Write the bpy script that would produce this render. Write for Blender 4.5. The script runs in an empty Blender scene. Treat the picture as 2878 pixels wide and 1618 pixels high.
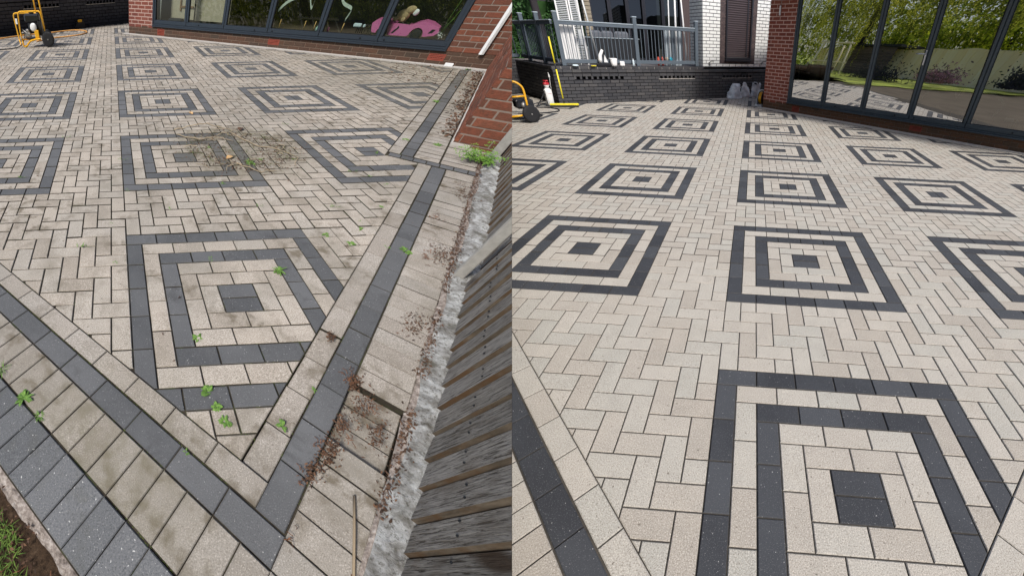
# One patio seen twice, side by side: on the left weathered, on the right after cleaning.
# Each state is laid out in its own metric plan coordinates (u right, v away, z up; the paving runs along u and v,
# the borders, house and walls at 45 degrees to it along p and q). BASIS holds the plan axes of each state in the world.
# The photograph joins two pictures taken with different lens centres; so that one camera can hold both, each state is built
# on its own oblique plan axes (not at right angles: sheared about the camera, uprights leaning too).
import bpy, bmesh, math, random
import numpy as np
from mathutils import noise as mnoise, Vector
rnd = random.Random(7)
PI = math.pi
S2 = math.sqrt(2.0)
scene = bpy.context.scene
COL = scene.collection

# ------------------------------------------------------------------ camera, sky, sun, exposure
cam_d = bpy.data.cameras.new('camera')
cam = bpy.data.objects.new('camera', cam_d)
COL.objects.link(cam)
cam.location = (0, 0, 1.40)
cam.rotation_euler = (math.radians(90 - 41.2016), 0, 0)
cam_d.sensor_width = 36
cam_d.lens = 0.92 / 2.878 * 36
cam_d.clip_start = 0.02
cam_d.clip_end = 500
scene.camera = cam

SUN_EL, SUN_AZ = 60.0, 166.0            # degrees; azimuth from +Y towards +X
world = bpy.data.worlds.new('World')
scene.world = world
world.use_nodes = True
wn = world.node_tree
wn.nodes.clear()
w_out = wn.nodes.new('ShaderNodeOutputWorld')
w_bg = wn.nodes.new('ShaderNodeBackground')
w_sky = wn.nodes.new('ShaderNodeTexSky')
w_sky.sky_type = 'NISHITA'
w_sky.sun_disc = False
w_sky.sun_elevation = math.radians(SUN_EL)
w_sky.sun_rotation = math.radians(SUN_AZ)
w_sky.air_density = 1.0
w_sky.dust_density = 4.0
w_sky.ozone_density = 1.0
wn.links.new(w_sky.outputs[0], w_bg.inputs[0])
w_bg.inputs[1].default_value = 0.088
wn.links.new(w_bg.outputs[0], w_out.inputs[0])
sun_d = bpy.data.lights.new('sun', 'SUN')
sun_d.energy = 1.7
sun_d.angle = math.radians(12)
sun_d.color = (1.0, 0.96, 0.90)
sun = bpy.data.objects.new('sun', sun_d)
COL.objects.link(sun)
sun.rotation_euler = Vector((math.sin(math.radians(SUN_AZ)) * math.cos(math.radians(SUN_EL)), math.cos(math.radians(SUN_AZ)) * math.cos(math.radians(SUN_EL)), math.sin(math.radians(SUN_EL)))).to_track_quat('Z', 'Y').to_euler()
scene.view_settings.view_transform = 'Standard'
scene.view_settings.look = 'None'
scene.view_settings.gamma = 1
scene.view_settings.use_curve_mapping = False
scene.view_settings.exposure = 0.80
scene.cycles.max_bounces = 6
scene.cycles.transparent_max_bounces = 12

# ------------------------------------------------------------------ plan frames
BASIS = {
 'L': (np.array([[0.9024919142953949, -0.8479131650333264, 0.8252030103926276],
                 [0.04589248935891434, 0.9615197896358061, -0.1153033772429361],
                 [0.01378676382602756, 0.04775601127949691, 0.96356092895477]]),
       np.array([-1.4152803222244303, 0.6177699793177964, 0.23239477875589776])),
 'R': (np.array([[1.0426394340616194, 0.6007067323402504, -0.3533642867852129],
                 [-0.06283880484819093, 1.0068861998438772, 0.13548464135180327],
                 [-0.030451131901844775, -0.08060613011851736, 1.0426480230523105]]),
       np.array([0.44379563244579867, -0.11896721029412227, -0.06143810528824023]))}
SIGN = {'L': -1, 'R': 1}

def pq(p, q):
    return np.array([(p - q) / S2, (p + q) / S2])

class Frame:
    """Axes at a place of one state of the patio; columns ex, ey, ez in plan coordinates."""
    def __init__(s, side, o=(0, 0, 0), ex=(1, 0, 0), ey=(0, 1, 0), ez=(0, 0, 1)):
        s.side = side
        s.o = np.array(o, float)
        s.E = np.array([ex, ey, ez], float).T
        A, b = BASIS[side]
        s.A = A @ s.E
        s.b = A @ s.o + b
    def w(s, P):
        return np.asarray(P, float) @ s.A.T + s.b
    def at(s, x, y, z=0, rot=0, tilt=None):
        c, sn = math.cos(rot), math.sin(rot)
        ex, ey, ez = s.E[:, 0] * c + s.E[:, 1] * sn, -s.E[:, 0] * sn + s.E[:, 1] * c, s.E[:, 2]
        return Frame(s.side, s.o + s.E @ np.array([x, y, z], float), ex, ey, ez)

def sub(a, b):
    return [a[i] - b[i] for i in range(3)]

class MB:
    """Collects polygons; build() makes them ONE mesh object."""
    def __init__(s):
        s.v, s.f, s.m, s.sm = [], [], [], []
    def poly(s, pts, mat=0, smooth=False):
        n = len(s.v)
        s.v += [tuple(p) for p in pts]
        s.f.append(tuple(range(n, n + len(pts))))
        s.m.append(mat); s.sm.append(smooth)
    def mesh(s, vs, fs, mat=0, smooth=False):
        n = len(s.v)
        s.v += [tuple(p) for p in vs]
        for f in fs:
            s.f.append(tuple(i + n for i in f)); s.m.append(mat); s.sm.append(smooth)
    def box(s, x0, x1, y0, y1, z0, z1, mat=0):
        vs = [(x, y, z) for z in (z0, z1) for y in (y0, y1) for x in (x0, x1)]
        s.mesh(vs, [(0, 2, 3, 1), (4, 5, 7, 6), (0, 1, 5, 4), (2, 6, 7, 3), (0, 4, 6, 2), (1, 3, 7, 5)], mat)
    def bbox(s, x0, x1, y0, y1, z0, z1, c=0.004, mat=0):
        """box with chamfered edges (front/back/top/bottom)"""
        X, Y, Z = (x0, x1), (y0, y1), (z0, z1)
        bm = bmesh.new()
        bmesh.ops.create_cube(bm, size=1)
        for v in bm.verts:
            v.co = (X[v.co.x > 0], Y[v.co.y > 0], Z[v.co.z > 0])
        bmesh.ops.bevel(bm, geom=bm.edges[:], offset=c, segments=1, affect='EDGES', clamp_overlap=True)
        bm.verts.index_update()
        s.mesh([v.co[:] for v in bm.verts], [[v.index for v in f.verts] for f in bm.faces], mat)
        bm.free()
    def prism(s, poly, z0, z1, c=0.004, mat=0, side=None, ring=None):
        inner = inset(poly, c)
        n = len(poly)
        if inner is None:
            inner = poly; c = 0
        vs = [(x, y, z1) for x, y in inner] + [(x, y, z1 - c) for x, y in poly] + [(x, y, z0) for x, y in poly]
        s.mesh(vs, [tuple(range(n))], mat)
        k = len(s.v) - 3 * n
        for i in range(n):
            j = (i + 1) % n
            if c: s.f.append((k + n + i, k + n + j, k + j, k + i)); s.m.append(mat if ring is None else ring); s.sm.append(False)
            s.f.append((k + 2 * n + i, k + 2 * n + j, k + n + j, k + n + i)); s.m.append(mat if side is None else side); s.sm.append(False)
    def tube(s, path, r, n=8, mat=0, smooth=True, cap=True, closed=False):
        P = np.array(path, float)
        k = len(P)
        R = r if hasattr(r, '__len__') else [r] * k
        rings = []
        up = np.array([0.0, 0.0, 1.0])
        for i in range(k):
            if closed: t = P[(i + 1) % k] - P[i - 1]
            else: t = P[min(i + 1, k - 1)] - P[max(i - 1, 0)]
            t = t / (np.linalg.norm(t) + 1e-12)
            a = up if abs(t @ up) < 0.95 else np.array([1.0, 0, 0])
            x = np.cross(t, a); x /= np.linalg.norm(x)
            if rings and x @ px < 0 and not closed: x = -x
            px = x
            y = np.cross(t, x)
            rings.append([P[i] + R[i] * (math.cos(2 * PI * j / n) * x + math.sin(2 * PI * j / n) * y) for j in range(n)])
        vs = [p for rg in rings for p in rg]
        fs = []
        for i in range(k if closed else k - 1):
            for j in range(n):
                a, b = i * n + j, i * n + (j + 1) % n
                c, d = ((i + 1) % k) * n + (j + 1) % n, ((i + 1) % k) * n + j
                fs.append((a, b, c, d))
        if cap and not closed:
            fs.append(tuple(range(n))[::-1]); fs.append(tuple(range((k - 1) * n, k * n)))
        s.mesh(vs, fs, mat, smooth)
    def lathe(s, prof, n=16, c=(0, 0, 0), axis='z', mat=0, smooth=True):
        vs = []
        for r, h in prof:
            for j in range(n):
                a = 2 * PI * j / n
                p = (r * math.cos(a), r * math.sin(a), h)
                if axis == 'x': p = (p[2], p[0], p[1])
                if axis == 'y': p = (p[0], p[2], p[1])
                vs.append((p[0] + c[0], p[1] + c[1], p[2] + c[2]))
        k = len(prof)
        fs = [(i * n + j, i * n + (j + 1) % n, (i + 1) * n + (j + 1) % n, (i + 1) * n + j) for i in range(k - 1) for j in range(n)]
        fs.append(tuple(range(n))[::-1]); fs.append(tuple(range((k - 1) * n, k * n)))
        s.mesh(vs, fs, mat, smooth)
    def build(s, name, mats, fr, parent=None, origin=(0, 0, 0), normals=True, clip=True):
        if not s.v: return None
        W = fr.w(s.v)
        sg = SIGN[fr.side]
        o = fr.w([origin])[0]
        if parent is not None and parent.get('_loc') is not None and parent.type == 'EMPTY' and False:
            pass
        d = W[:, 0] * sg
        if clip and d.max() < 0.0006: return None
        me = bpy.data.meshes.new(name)
        bm = bmesh.new()
        bv = [bm.verts.new(p) for p in (W - o)]
        for f, mi, sm in zip(s.f, s.m, s.sm):
            try: fc = bm.faces.new([bv[i] for i in f])
            except ValueError: continue
            fc.material_index = mi; fc.smooth = sm
        if clip and d.min() < 0.0005:
            cx = 0.0005 * sg - o[0]
            r = bmesh.ops.bisect_plane(bm, geom=bm.verts[:] + bm.edges[:] + bm.faces[:], plane_co=(cx, 0, 0), plane_no=(sg, 0, 0), clear_inner=True)
            es = [e for e in r['geom_cut'] if isinstance(e, bmesh.types.BMEdge) and e.is_boundary]
            if es and len(es) < 400:
                try: bmesh.ops.holes_fill(bm, edges=es, sides=0)
                except Exception: pass
        if normals: bmesh.ops.recalc_face_normals(bm, faces=bm.faces[:])
        bm.to_mesh(me); bm.free()
        if not len(me.polygons):
            bpy.data.meshes.remove(me); return None
        for m in (mats if isinstance(mats, (list, tuple)) else [mats]): me.materials.append(m)
        return link(name, me, o, parent)

WLOC = {}
def link(name, me, o, parent=None):
    ob = bpy.data.objects.new(name, me)
    COL.objects.link(ob)
    pl = WLOC[parent.name] if parent is not None else np.zeros(3)
    ob.location = tuple(np.asarray(o) - pl)
    if parent is not None: ob.parent = parent
    WLOC[ob.name] = np.asarray(o, float)
    return ob
def thing(name, fr, label, cat, group=None, origin=(0, 0, 0)):
    ob = link(name, None, fr.w([origin])[0])
    ob.empty_display_size = 0.1
    return tag(ob, label, cat, group)
def tag(ob, label, cat, group=None, kind=None):
    if ob is None: return None
    ob['label'] = label; ob['category'] = cat
    if group: ob['group'] = group
    if kind: ob['kind'] = kind
    return ob
def struct(ob, label=None):
    if ob is None: return None
    ob['kind'] = 'structure'
    if label: ob['label'] = label
    return ob
def stuff(ob, label=None, cat=None):
    if ob is None: return None
    ob['kind'] = 'stuff'
    if label: ob['label'] = label
    if cat: ob['category'] = cat
    return ob

# ------------------------------------------------------------------ plane geometry
def inset(poly, c):
    n = len(poly); out = []
    for i in range(n):
        p0, p1, p2 = poly[i - 1], poly[i], poly[(i + 1) % n]
        d1 = (p1[0] - p0[0], p1[1] - p0[1]); d2 = (p2[0] - p1[0], p2[1] - p1[1])
        l1, l2 = math.hypot(*d1), math.hypot(*d2)
        if l1 < 1e-6 or l2 < 1e-6: return None
        n1 = (-d1[1] / l1, d1[0] / l1); n2 = (-d2[1] / l2, d2[0] / l2)
        k = 1 + n1[0] * n2[0] + n1[1] * n2[1]
        if k < 0.15: return None
        out.append((p1[0] + c * (n1[0] + n2[0]) / k, p1[1] + c * (n1[1] + n2[1]) / k))
    if area(out) < 0.3 * area(poly): return None
    return out
def area(p):
    return 0.5 * sum(p[i - 1][0] * p[i][1] - p[i][0] * p[i - 1][1] for i in range(len(p)))
def clip(poly, a, b, c):
    """keep a*x+b*y+c >= 0"""
    out = []
    for i in range(len(poly)):
        P, Q = poly[i - 1], poly[i]
        dp, dq = a * P[0] + b * P[1] + c, a * Q[0] + b * Q[1] + c
        if (dp >= 0) != (dq >= 0):
            t = dp / (dp - dq)
            out.append((P[0] + t * (Q[0] - P[0]), P[1] + t * (Q[1] - P[1])))
        if dq >= 0: out.append(Q)
    r = []
    for P in out:
        if not r or math.hypot(P[0] - r[-1][0], P[1] - r[-1][1]) > 1e-4: r.append(P)
    if len(r) > 1 and math.hypot(r[0][0] - r[-1][0], r[0][1] - r[-1][1]) < 1e-4: r.pop()
    return r

# ------------------------------------------------------------------ materials
def place_group(side):
    """node group: plan coordinates of the shading point"""
    g = bpy.data.node_groups.new('plan_' + side, 'ShaderNodeTree')
    g.interface.new_socket('Plan', in_out='OUTPUT', socket_type='NodeSocketVector')
    N, K = g.nodes, g.links
    geo = N.new('ShaderNodeNewGeometry'); out = N.new('NodeGroupOutput')
    A, b = BASIS[side]; Ai = np.linalg.inv(A)
    s = N.new('ShaderNodeVectorMath'); s.operation = 'SUBTRACT'; s.inputs[1].default_value = tuple(b)
    K.new(geo.outputs['Position'], s.inputs[0])
    cb = N.new('ShaderNodeCombineXYZ')
    for i in range(3):
        d = N.new('ShaderNodeVectorMath'); d.operation = 'DOT_PRODUCT'; d.inputs[1].default_value = tuple(Ai[i])
        K.new(s.outputs[0], d.inputs[0]); K.new(d.outputs['Value'], cb.inputs[i])
    K.new(cb.outputs[0], out.inputs[0])
    return g
PG = {k: place_group(k) for k in 'LR'}

class Mat:
    def __init__(s, name, side='R', rough=0.8, spec=0.3, metal=0.0):
        s.m = bpy.data.materials.new(name); s.m.use_nodes = True
        s.N, s.K = s.m.node_tree.nodes, s.m.node_tree.links
        s.b = s.N['Principled BSDF']
        s.b.inputs['Roughness'].default_value = rough
        s.b.inputs['Specular IOR Level'].default_value = spec
        s.b.inputs['Metallic'].default_value = metal
        p = s.N.new('ShaderNodeGroup'); p.node_tree = PG[side]; s.P = p.outputs[0]
    def noise(s, scale, detail=2, rough=0.5, vec=None, dist=0, sc3=None):
        n = s.N.new('ShaderNodeTexNoise'); n.inputs['Scale'].default_value = scale
        n.inputs['Detail'].default_value = detail; n.inputs['Roughness'].default_value = rough
        n.inputs['Distortion'].default_value = dist
        v = vec or s.P
        if sc3:
            mp = s.N.new('ShaderNodeVectorMath'); mp.operation = 'MULTIPLY'; mp.inputs[1].default_value = sc3
            s.K.new(v, mp.inputs[0]); v = mp.outputs[0]
        s.K.new(v, n.inputs['Vector'])
        return n.outputs['Fac']
    def ramp(s, fac, stops, interp='LINEAR'):
        r = s.N.new('ShaderNodeValToRGB'); e = r.color_ramp.elements; r.color_ramp.interpolation = interp
        while len(e) < len(stops): e.new(0.5)
        for el, (p, c) in zip(e, stops):
            el.position = p; el.color = (c[0], c[1], c[2], 1) if hasattr(c, '__len__') else (c, c, c, 1)
        s.K.new(fac, r.inputs[0]); return r.outputs[0]
    def mix(s, fac, a, b, mode='MIX'):
        n = s.N.new('ShaderNodeMix'); n.data_type = 'RGBA'; n.blend_type = mode; n.clamp_factor = True
        for v, i in ((fac, 0), (a, 6), (b, 7)):
            if hasattr(v, 'is_linked') or hasattr(v, 'links'): s.K.new(v, n.inputs[i])
            elif hasattr(v, '__len__'): n.inputs[i].default_value = (v[0], v[1], v[2], 1)
            else: n.inputs[i].default_value = v if i == 0 else (v, v, v, 1)
        return n.outputs[2]
    def math(s, op, a, b=0.0, c=None):
        n = s.N.new('ShaderNodeMath'); n.operation = op
        for v, i in ((a, 0), (b, 1)) + (((c, 2),) if c is not None else ()):
            if hasattr(v, 'links'): s.K.new(v, n.inputs[i])
            else: n.inputs[i].default_value = v
        return n.outputs[0]
    def rand(s):
        o = s.N.new('ShaderNodeObjectInfo'); g = s.N.new('ShaderNodeNewGeometry')
        a = s.math('ADD', o.outputs['Random'], g.outputs['Random Per Island'])
        return s.math('FRACT', s.math('MULTIPLY', a, 7.13))
    def xyz(s):
        n = s.N.new('ShaderNodeSeparateXYZ'); s.K.new(s.P, n.inputs[0]); return n.outputs
    def color(s, c):
        if hasattr(c, 'links'): s.K.new(c, s.b.inputs['Base Color'])
        else: s.b.inputs['Base Color'].default_value = (c[0], c[1], c[2], 1)
        return s
    def rough(s, c): s.K.new(c, s.b.inputs['Roughness']); return s
    def bump(s, h, strength=0.4, dist=0.004):
        n = s.N.new('ShaderNodeBump'); n.inputs['Strength'].default_value = strength; n.inputs['Distance'].default_value = dist
        s.K.new(h, n.inputs['Height']); s.K.new(n.outputs[0], s.b.inputs['Normal']); return s
    def blob(s, u, v, r, soft=0.5):
        """1 inside a blurred disc on the plan, 0 outside"""
        x = s.xyz()
        d = s.math('SQRT', s.math('ADD', s.math('POWER', s.math('SUBTRACT', x[0], u), 2.0), s.math('POWER', s.math('SUBTRACT', x[1], v), 2.0)))
        mr = s.N.new('ShaderNodeMapRange'); mr.inputs[1].default_value = r; mr.inputs[2].default_value = r * (1 - soft)
        mr.inputs[3].default_value = 0; mr.inputs[4].default_value = 1
        s.K.new(d, mr.inputs[0]); return mr.outputs[0]

def plain(name, c, rough=0.6, spec=0.4, metal=0.0, var=0.12, side='R', scale=9, bump=0.0):
    m = Mat(name, side, rough, spec, metal)
    n = m.noise(scale, 4, 0.6)
    m.color(m.mix(n, [x * (1 - var) for x in c], [min(1, x * (1 + var)) for x in c]))
    if bump: m.bump(m.noise(scale * 6, 3), bump, 0.003)
    return m.m

MT = {}
def make_materials():
    for side in 'LR':
        old = side == 'L'
        # ---- light pavers
        for key in ('light', 'edge'):
            m = Mat('paver_%s_%s' % (key, side), side, 0.86, 0.22)
            if old:
                A, B, C = ((0.315, 0.280, 0.235), (0.430, 0.385, 0.328), (0.365, 0.340, 0.298)) if key == 'light' else ((0.275, 0.248, 0.215), (0.365, 0.335, 0.295), (0.315, 0.295, 0.265))
            else:
                A, B, C = (0.375, 0.342, 0.295), (0.450, 0.420, 0.368), (0.400, 0.388, 0.345)
            base = m.ramp(m.rand(), [(0.0, A), (0.5, B), (1.0, C)])
            cloud = m.noise(9, 3, 0.6)
            base = m.mix(m.ramp(cloud, [(0.35, 0.0), (0.7, 1.0)]), base, m.mix(1.0, base, (0.90, 0.90, 0.90), 'MULTIPLY'))
            g1 = m.noise(230, 2, 0.7)
            base = m.mix(m.ramp(g1, [(0.32, 0.85 if old else 0.70), (0.49, 0.0)]), base, (0.15, 0.125, 0.10))
            base = m.mix(m.ramp(g1, [(0.56, 0.0), (0.70, 0.7)]), base, (0.72, 0.67, 0.59))
            pit = m.noise(75, 1, 0.4)
            base = m.mix(m.ramp(pit, [(0.22, 0.85), (0.29, 0.0)]), base, (0.13, 0.11, 0.09))
            if old:
                st = m.ramp(m.noise(3.6, 5, 0.65, dist=0.6), [(0.48, 0.0), (0.70, 0.75 if key == 'edge' else 0.58)])
                base = m.mix(st, base, (0.18, 0.16, 0.125))
                base = m.mix(m.ramp(m.noise(0.9, 3, 0.5), [(0.42, 0.0), (0.62, 0.45)]), base, (0.225, 0.21, 0.18))
                bl = m.math('MULTIPLY', m.ramp(m.noise(11, 3, .6, dist=.3), [(.50, 0.0), (.66, .8)]), m.ramp(m.noise(1.7, 2, .5), [(.46, 0.0), (.58, 1.0)]))
                base = m.mix(bl, base, (.12, .10, .07))
                x = m.xyz()
                grime = m.math('MAXIMUM', m.blob(5.4, 5.2, 2.9, 0.85), m.math('MAXIMUM', m.blob(1.15, 2.56, 0.80, 0.35), m.blob(-0.15, -0.15, 0.55, 0.8)))
                gn = m.math('MULTIPLY', grime, m.ramp(m.noise(11, 4, 0.7), [(0.35, 0.15), (0.62, 1.0)]))
                base = m.mix(m.math('MULTIPLY', gn, 0.72), base, (0.16, 0.145, 0.10))
            else:
                st = m.ramp(m.noise(1.4, 4, 0.6, dist=0.5), [(0.5, 0.0), (0.8, 0.35)])
                base = m.mix(st, base, (0.40, 0.35, 0.28))
            m.color(base)
            h = m.math('ADD', g1, m.math('MULTIPLY', cloud, 0.5))
            m.bump(h, 0.5, 0.0025)
            MT['pav_' + key + side] = m.m
        # ---- dark pavers
        m = Mat('paver_dark_' + side, side, 0.74, 0.35)
        A, B = ((0.066, 0.069, 0.072), (0.105, 0.108, 0.111)) if old else ((0.027, 0.029, 0.034), (0.056, 0.060, 0.067))
        base = m.ramp(m.rand(), [(0.0, A), (1.0, B)])
        g1 = m.noise(240, 2, 0.7)
        base = m.mix(m.ramp(g1, [(0.60, 0.0), (0.72, 0.6)]), base, (0.26, 0.26, 0.26))
        base = m.mix(m.ramp(g1, [(0.3, 0.5), (0.45, 0.0)]), base, (0.03, 0.03, 0.032))
        sp = m.noise(150, 0, 0.3)
        base = m.mix(m.ramp(sp, [(0.80, 0.0), (0.84, 0.55)]), base, (0.62, 0.62, 0.60))
        fade = m.noise(2.4, 4, 0.6)
        base = m.mix(m.ramp(fade, [(0.45, 0.0), (0.75, 0.4)]), base, (0.16, 0.165, 0.17) if old else (0.075, 0.082, 0.092))
        if old:
            base = m.mix(m.ramp(m.noise(5, 4, 0.7, dist=0.8), [(0.58, 0.0), (0.72, 0.5)]), base, (0.035, 0.034, 0.034))
            base = m.mix(m.math('MULTIPLY', m.math('MAXIMUM', m.blob(5.4, 5.2, 2.9, 0.85), m.blob(1.1, 2.55, 0.8, 0.5)), 0.4), base, (0.13, 0.12, 0.085))
        m.color(base); m.bump(g1, 0.5, 0.002)
        MT['pav_dark' + side] = m.m
        m = Mat('edging_slab_' + side, side, 0.8, 0.3)
        g1 = m.noise(230, 2, 0.7)
        base = m.ramp(m.rand(), [(0.0, (0.095, 0.10, 0.105)), (1.0, (0.15, 0.155, 0.16))])
        base = m.mix(m.ramp(g1, [(0.30, 0.7), (0.46, 0.0)]), base, (0.035, 0.037, 0.04))
        base = m.mix(m.ramp(g1, [(0.58, 0.0), (0.72, 0.6)]), base, (0.32, 0.32, 0.31))
        base = m.mix(m.ramp(m.noise(120, 0), [(0.78, 0.0), (0.83, 0.7)]), base, (0.65, 0.65, 0.63))
        base = m.mix(m.ramp(m.noise(6, 4, 0.7), [(0.5, 0.0), (0.75, 0.5)]), base, (0.075, 0.075, 0.055))
        m.color(base); m.bump(g1, 0.5, 0.002); MT['slab' + side] = m.m
        # ---- joints
        m = Mat('joint_' + side, side, 0.95, 0.1)
        if old:
            c = m.ramp(m.noise(14, 4, 0.7), [(0.35, (0.026, 0.022, 0.017)), (0.56, (0.048, 0.042, 0.031)), (0.70, (0.050, 0.066, 0.024))])
        else:
            c = m.ramp(m.noise(20, 3), [(0.3, (0.045, 0.041, 0.036)), (0.7, (0.080, 0.072, 0.060))])
        m.color(c); m.bump(m.noise(160, 2), 0.6, 0.004)
        MT['joint' + side] = m.m
        # ---- red brick / brown plinth / dark brick
        def brick(key, cols, rough=0.85, wave=True, spec=0.2, dirt=(0.1, 0.07, 0.06), da=0.35):
            m = Mat(key + '_' + side, side, rough, spec)
            b = m.ramp(m.rand(), [(i / (len(cols) - 1), c) for i, c in enumerate(cols)])
            n = m.noise(22, 5, 0.7)
            b = m.mix(m.ramp(n, [(0.42, 0.0), (0.72, da)]), b, dirt)
            if wave:
                drag = m.noise(40, 3, 0.6, sc3=(1.0, 1.0, 5.0), dist=0.4)
                b = m.mix(m.ramp(drag, [(0.42, 0.45), (0.55, 0.0)]), b, [c * 0.45 for c in cols[0]])
                m.bump(drag, 0.7, 0.005)
            else:
                m.bump(m.noise(70, 3), 0.5, 0.003)
            m.color(b); MT[key + side] = m.m
        k = 0.8 if old else 1.0
        brick('redbrick', [(0.24 * k, 0.066 * k, 0.045 * k), (0.30 * k, 0.088 * k, 0.058 * k), (0.20 * k, 0.060 * k, 0.045 * k), (0.34 * k, 0.115 * k, 0.078 * k)])
        brick('wallbrick', [(0.22, 0.072, 0.042), (0.165, 0.058, 0.036), (0.11, 0.052, 0.036), (0.26, 0.090, 0.052)], dirt=(0.06, 0.045, 0.032), da=0.6)
        brick('plinth', [(0.085, 0.048, 0.034), (0.12, 0.062, 0.04), (0.07, 0.05, 0.038)] if old else [(0.12, 0.066, 0.040), (0.165, 0.082, 0.045), (0.10, 0.068, 0.045)], dirt=(0.06, 0.06, 0.04))
        brick('darkbrick', [(0.022, 0.024, 0.034), (0.036, 0.039, 0.052), (0.028, 0.030, 0.040)] if old else [(0.040, 0.041, 0.046), (0.066, 0.066, 0.070), (0.050, 0.049, 0.052), (0.085, 0.082, 0.082)], 0.55, False, 0.4, (0.055, 0.055, 0.06), 0.35)
        MT['pink_mortar' + side] = plain('mortar_pink_' + side, (0.56, 0.36, 0.30) if not old else (0.44, 0.31, 0.26), 0.95, 0.1, side=side, scale=40, bump=0.4)
        MT['brown_mortar' + side] = plain('mortar_brown_' + side, (0.20, 0.145, 0.11), 0.95, 0.1, side=side, scale=40, bump=0.4)
        MT['wall_mortar' + side] = plain('mortar_wall_' + side, (0.22, 0.175, 0.145), 0.95, 0.1, side=side, scale=40, bump=0.4)
        MT['dark_mortar' + side] = plain('mortar_dark_' + side, (0.012, 0.012, 0.015), 0.95, 0.1, side=side, scale=40)
        MT['terracotta' + side] = plain('terracotta_' + side, (0.30, 0.075, 0.05), 0.8, 0.2, side=side, scale=30)
        MT['kerb' + side] = plain('kerb_concrete_' + side, (0.42, 0.40, 0.37) if old else (0.50, 0.47, 0.43), 0.9, 0.2, side=side, scale=25, bump=0.3, var=0.25)
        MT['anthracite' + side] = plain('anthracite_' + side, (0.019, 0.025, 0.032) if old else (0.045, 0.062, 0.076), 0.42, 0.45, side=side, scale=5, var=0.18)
        MT['gasket' + side] = plain('gasket_' + side, (0.008, 0.010, 0.013), 0.6, 0.3, side=side)
        MT['yellow_steel' + side] = plain('yellow_steel_' + side, (0.78, 0.40, 0.015), 0.35, 0.5, side=side, scale=6)
        MT['rubber' + side] = plain('rubber_' + side, (0.018, 0.018, 0.020), 0.7, 0.3, side=side, scale=40, bump=0.3)
        MT['black_plastic' + side] = plain('black_plastic_' + side, (0.014, 0.014, 0.016), 0.4, 0.5, side=side)
        MT['white_plastic' + side] = plain('white_plastic_' + side, (0.78, 0.78, 0.77), 0.4, 0.4, side=side, var=0.05)
        MT['cast' + side] = plain('cast_metal_' + side, (0.32, 0.31, 0.29), 0.45, 0.5, 0.6, side=side, scale=40, var=0.4)
    # ---- left only
    m = Mat('fence_timber', 'L', 0.85, 0.15)
    base = m.ramp(m.rand(), [(0.0, (0.19, 0.18, 0.165)), (0.5, (0.245, 0.235, 0.22)), (1.0, (0.16, 0.152, 0.14))])
    grain = m.noise(120, 5, 0.75, sc3=(1.0, 1.0, 0.10), dist=0.8)
    base = m.mix(m.ramp(grain, [(0.38, 1.0), (0.50, 0.0)]), base, (0.035, 0.03, 0.025))
    base = m.mix(m.ramp(grain, [(0.54, 0.0), (0.72, 0.55)]), base, (0.36, 0.35, 0.33))
    base = m.mix(m.ramp(m.noise(13, 3, 0.6, sc3=(1, 1, .35)), [(0.55, 0.0), (0.7, 0.5)]), base, (0.10, 0.085, 0.07))
    base = m.mix(m.ramp(m.noise(4, 4, 0.6), [(0.55, 0.0), (0.75, 0.5)]), base, (0.10, 0.065, 0.035))
    kn = m.noise(9, 0, 0.5, sc3=(1, 1, .6)); base = m.mix(m.ramp(kn, [(.22, .9), (.28, 0.0)]), base, (.045, .03, .02))
    m.color(base).bump(grain, 1.0, 0.010); MT['timber'] = m.m
    m = Mat('fence_timber_edge', 'L', 0.9, 0.1)
    g2 = m.noise(50, 4, 0.7, sc3=(1.0, 1.0, 0.2))
    m.color(m.mix(m.ramp(m.noise(7, 4, .7), [(.45, 0.0), (.65, .8)]), m.ramp(g2, [(0.3, (0.04, 0.032, 0.024)), (0.7, (0.13, 0.105, 0.078))]), (.075, .04, .018))).bump(g2, 0.5, 0.004); MT['timber_edge'] = m.m
    MT['post_timber'] = plain('post_timber', (0.30, 0.29, 0.265), 0.8, 0.2, side='L', scale=30, var=0.35, bump=0.3)
    m = Mat('rough_concrete', 'L', 0.92, 0.15)
    n1 = m.noise(14, 5, 0.65, dist=0.4)
    c = m.ramp(n1, [(0.30, (0.11, 0.105, 0.09)), (0.45, (0.25, 0.25, 0.24)), (0.62, (0.46, 0.475, 0.47)), (0.76, (0.27, 0.25, 0.20))])
    c = m.mix(m.ramp(m.noise(70, 5, 0.75), [(0.34, 0.9), (0.50, 0.0)]), c, (0.07, 0.066, 0.052))
    c = m.mix(m.ramp(m.noise(5, 4, 0.7), [(0.50, 0.0), (0.66, 0.7)]), c, (0.085, 0.08, 0.06))
    m.color(c).bump(m.noise(45, 6, 0.75), 0.9, 0.012); MT['haunch'] = m.m
    m = Mat('old_mortar', 'L', 0.92, 0.15)
    n1 = m.noise(45, 5, 0.7)
    m.color(m.ramp(n1, [(0.30, (0.07, 0.055, 0.045)), (0.50, (0.25, 0.215, 0.19)), (0.72, (0.50, 0.46, 0.42))])).bump(n1, 0.8, 0.008); MT['oldmortar'] = m.m
    m = Mat('soil', 'L', 0.95, 0.1)
    n1 = m.noise(30, 6, 0.75)
    m.color(m.ramp(n1, [(0.3, (0.022, 0.014, 0.009)), (0.55, (0.065, 0.042, 0.026)), (0.75, (0.13, 0.09, 0.06))])).bump(n1, 1.0, 0.015); MT['soil'] = m.m
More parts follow.
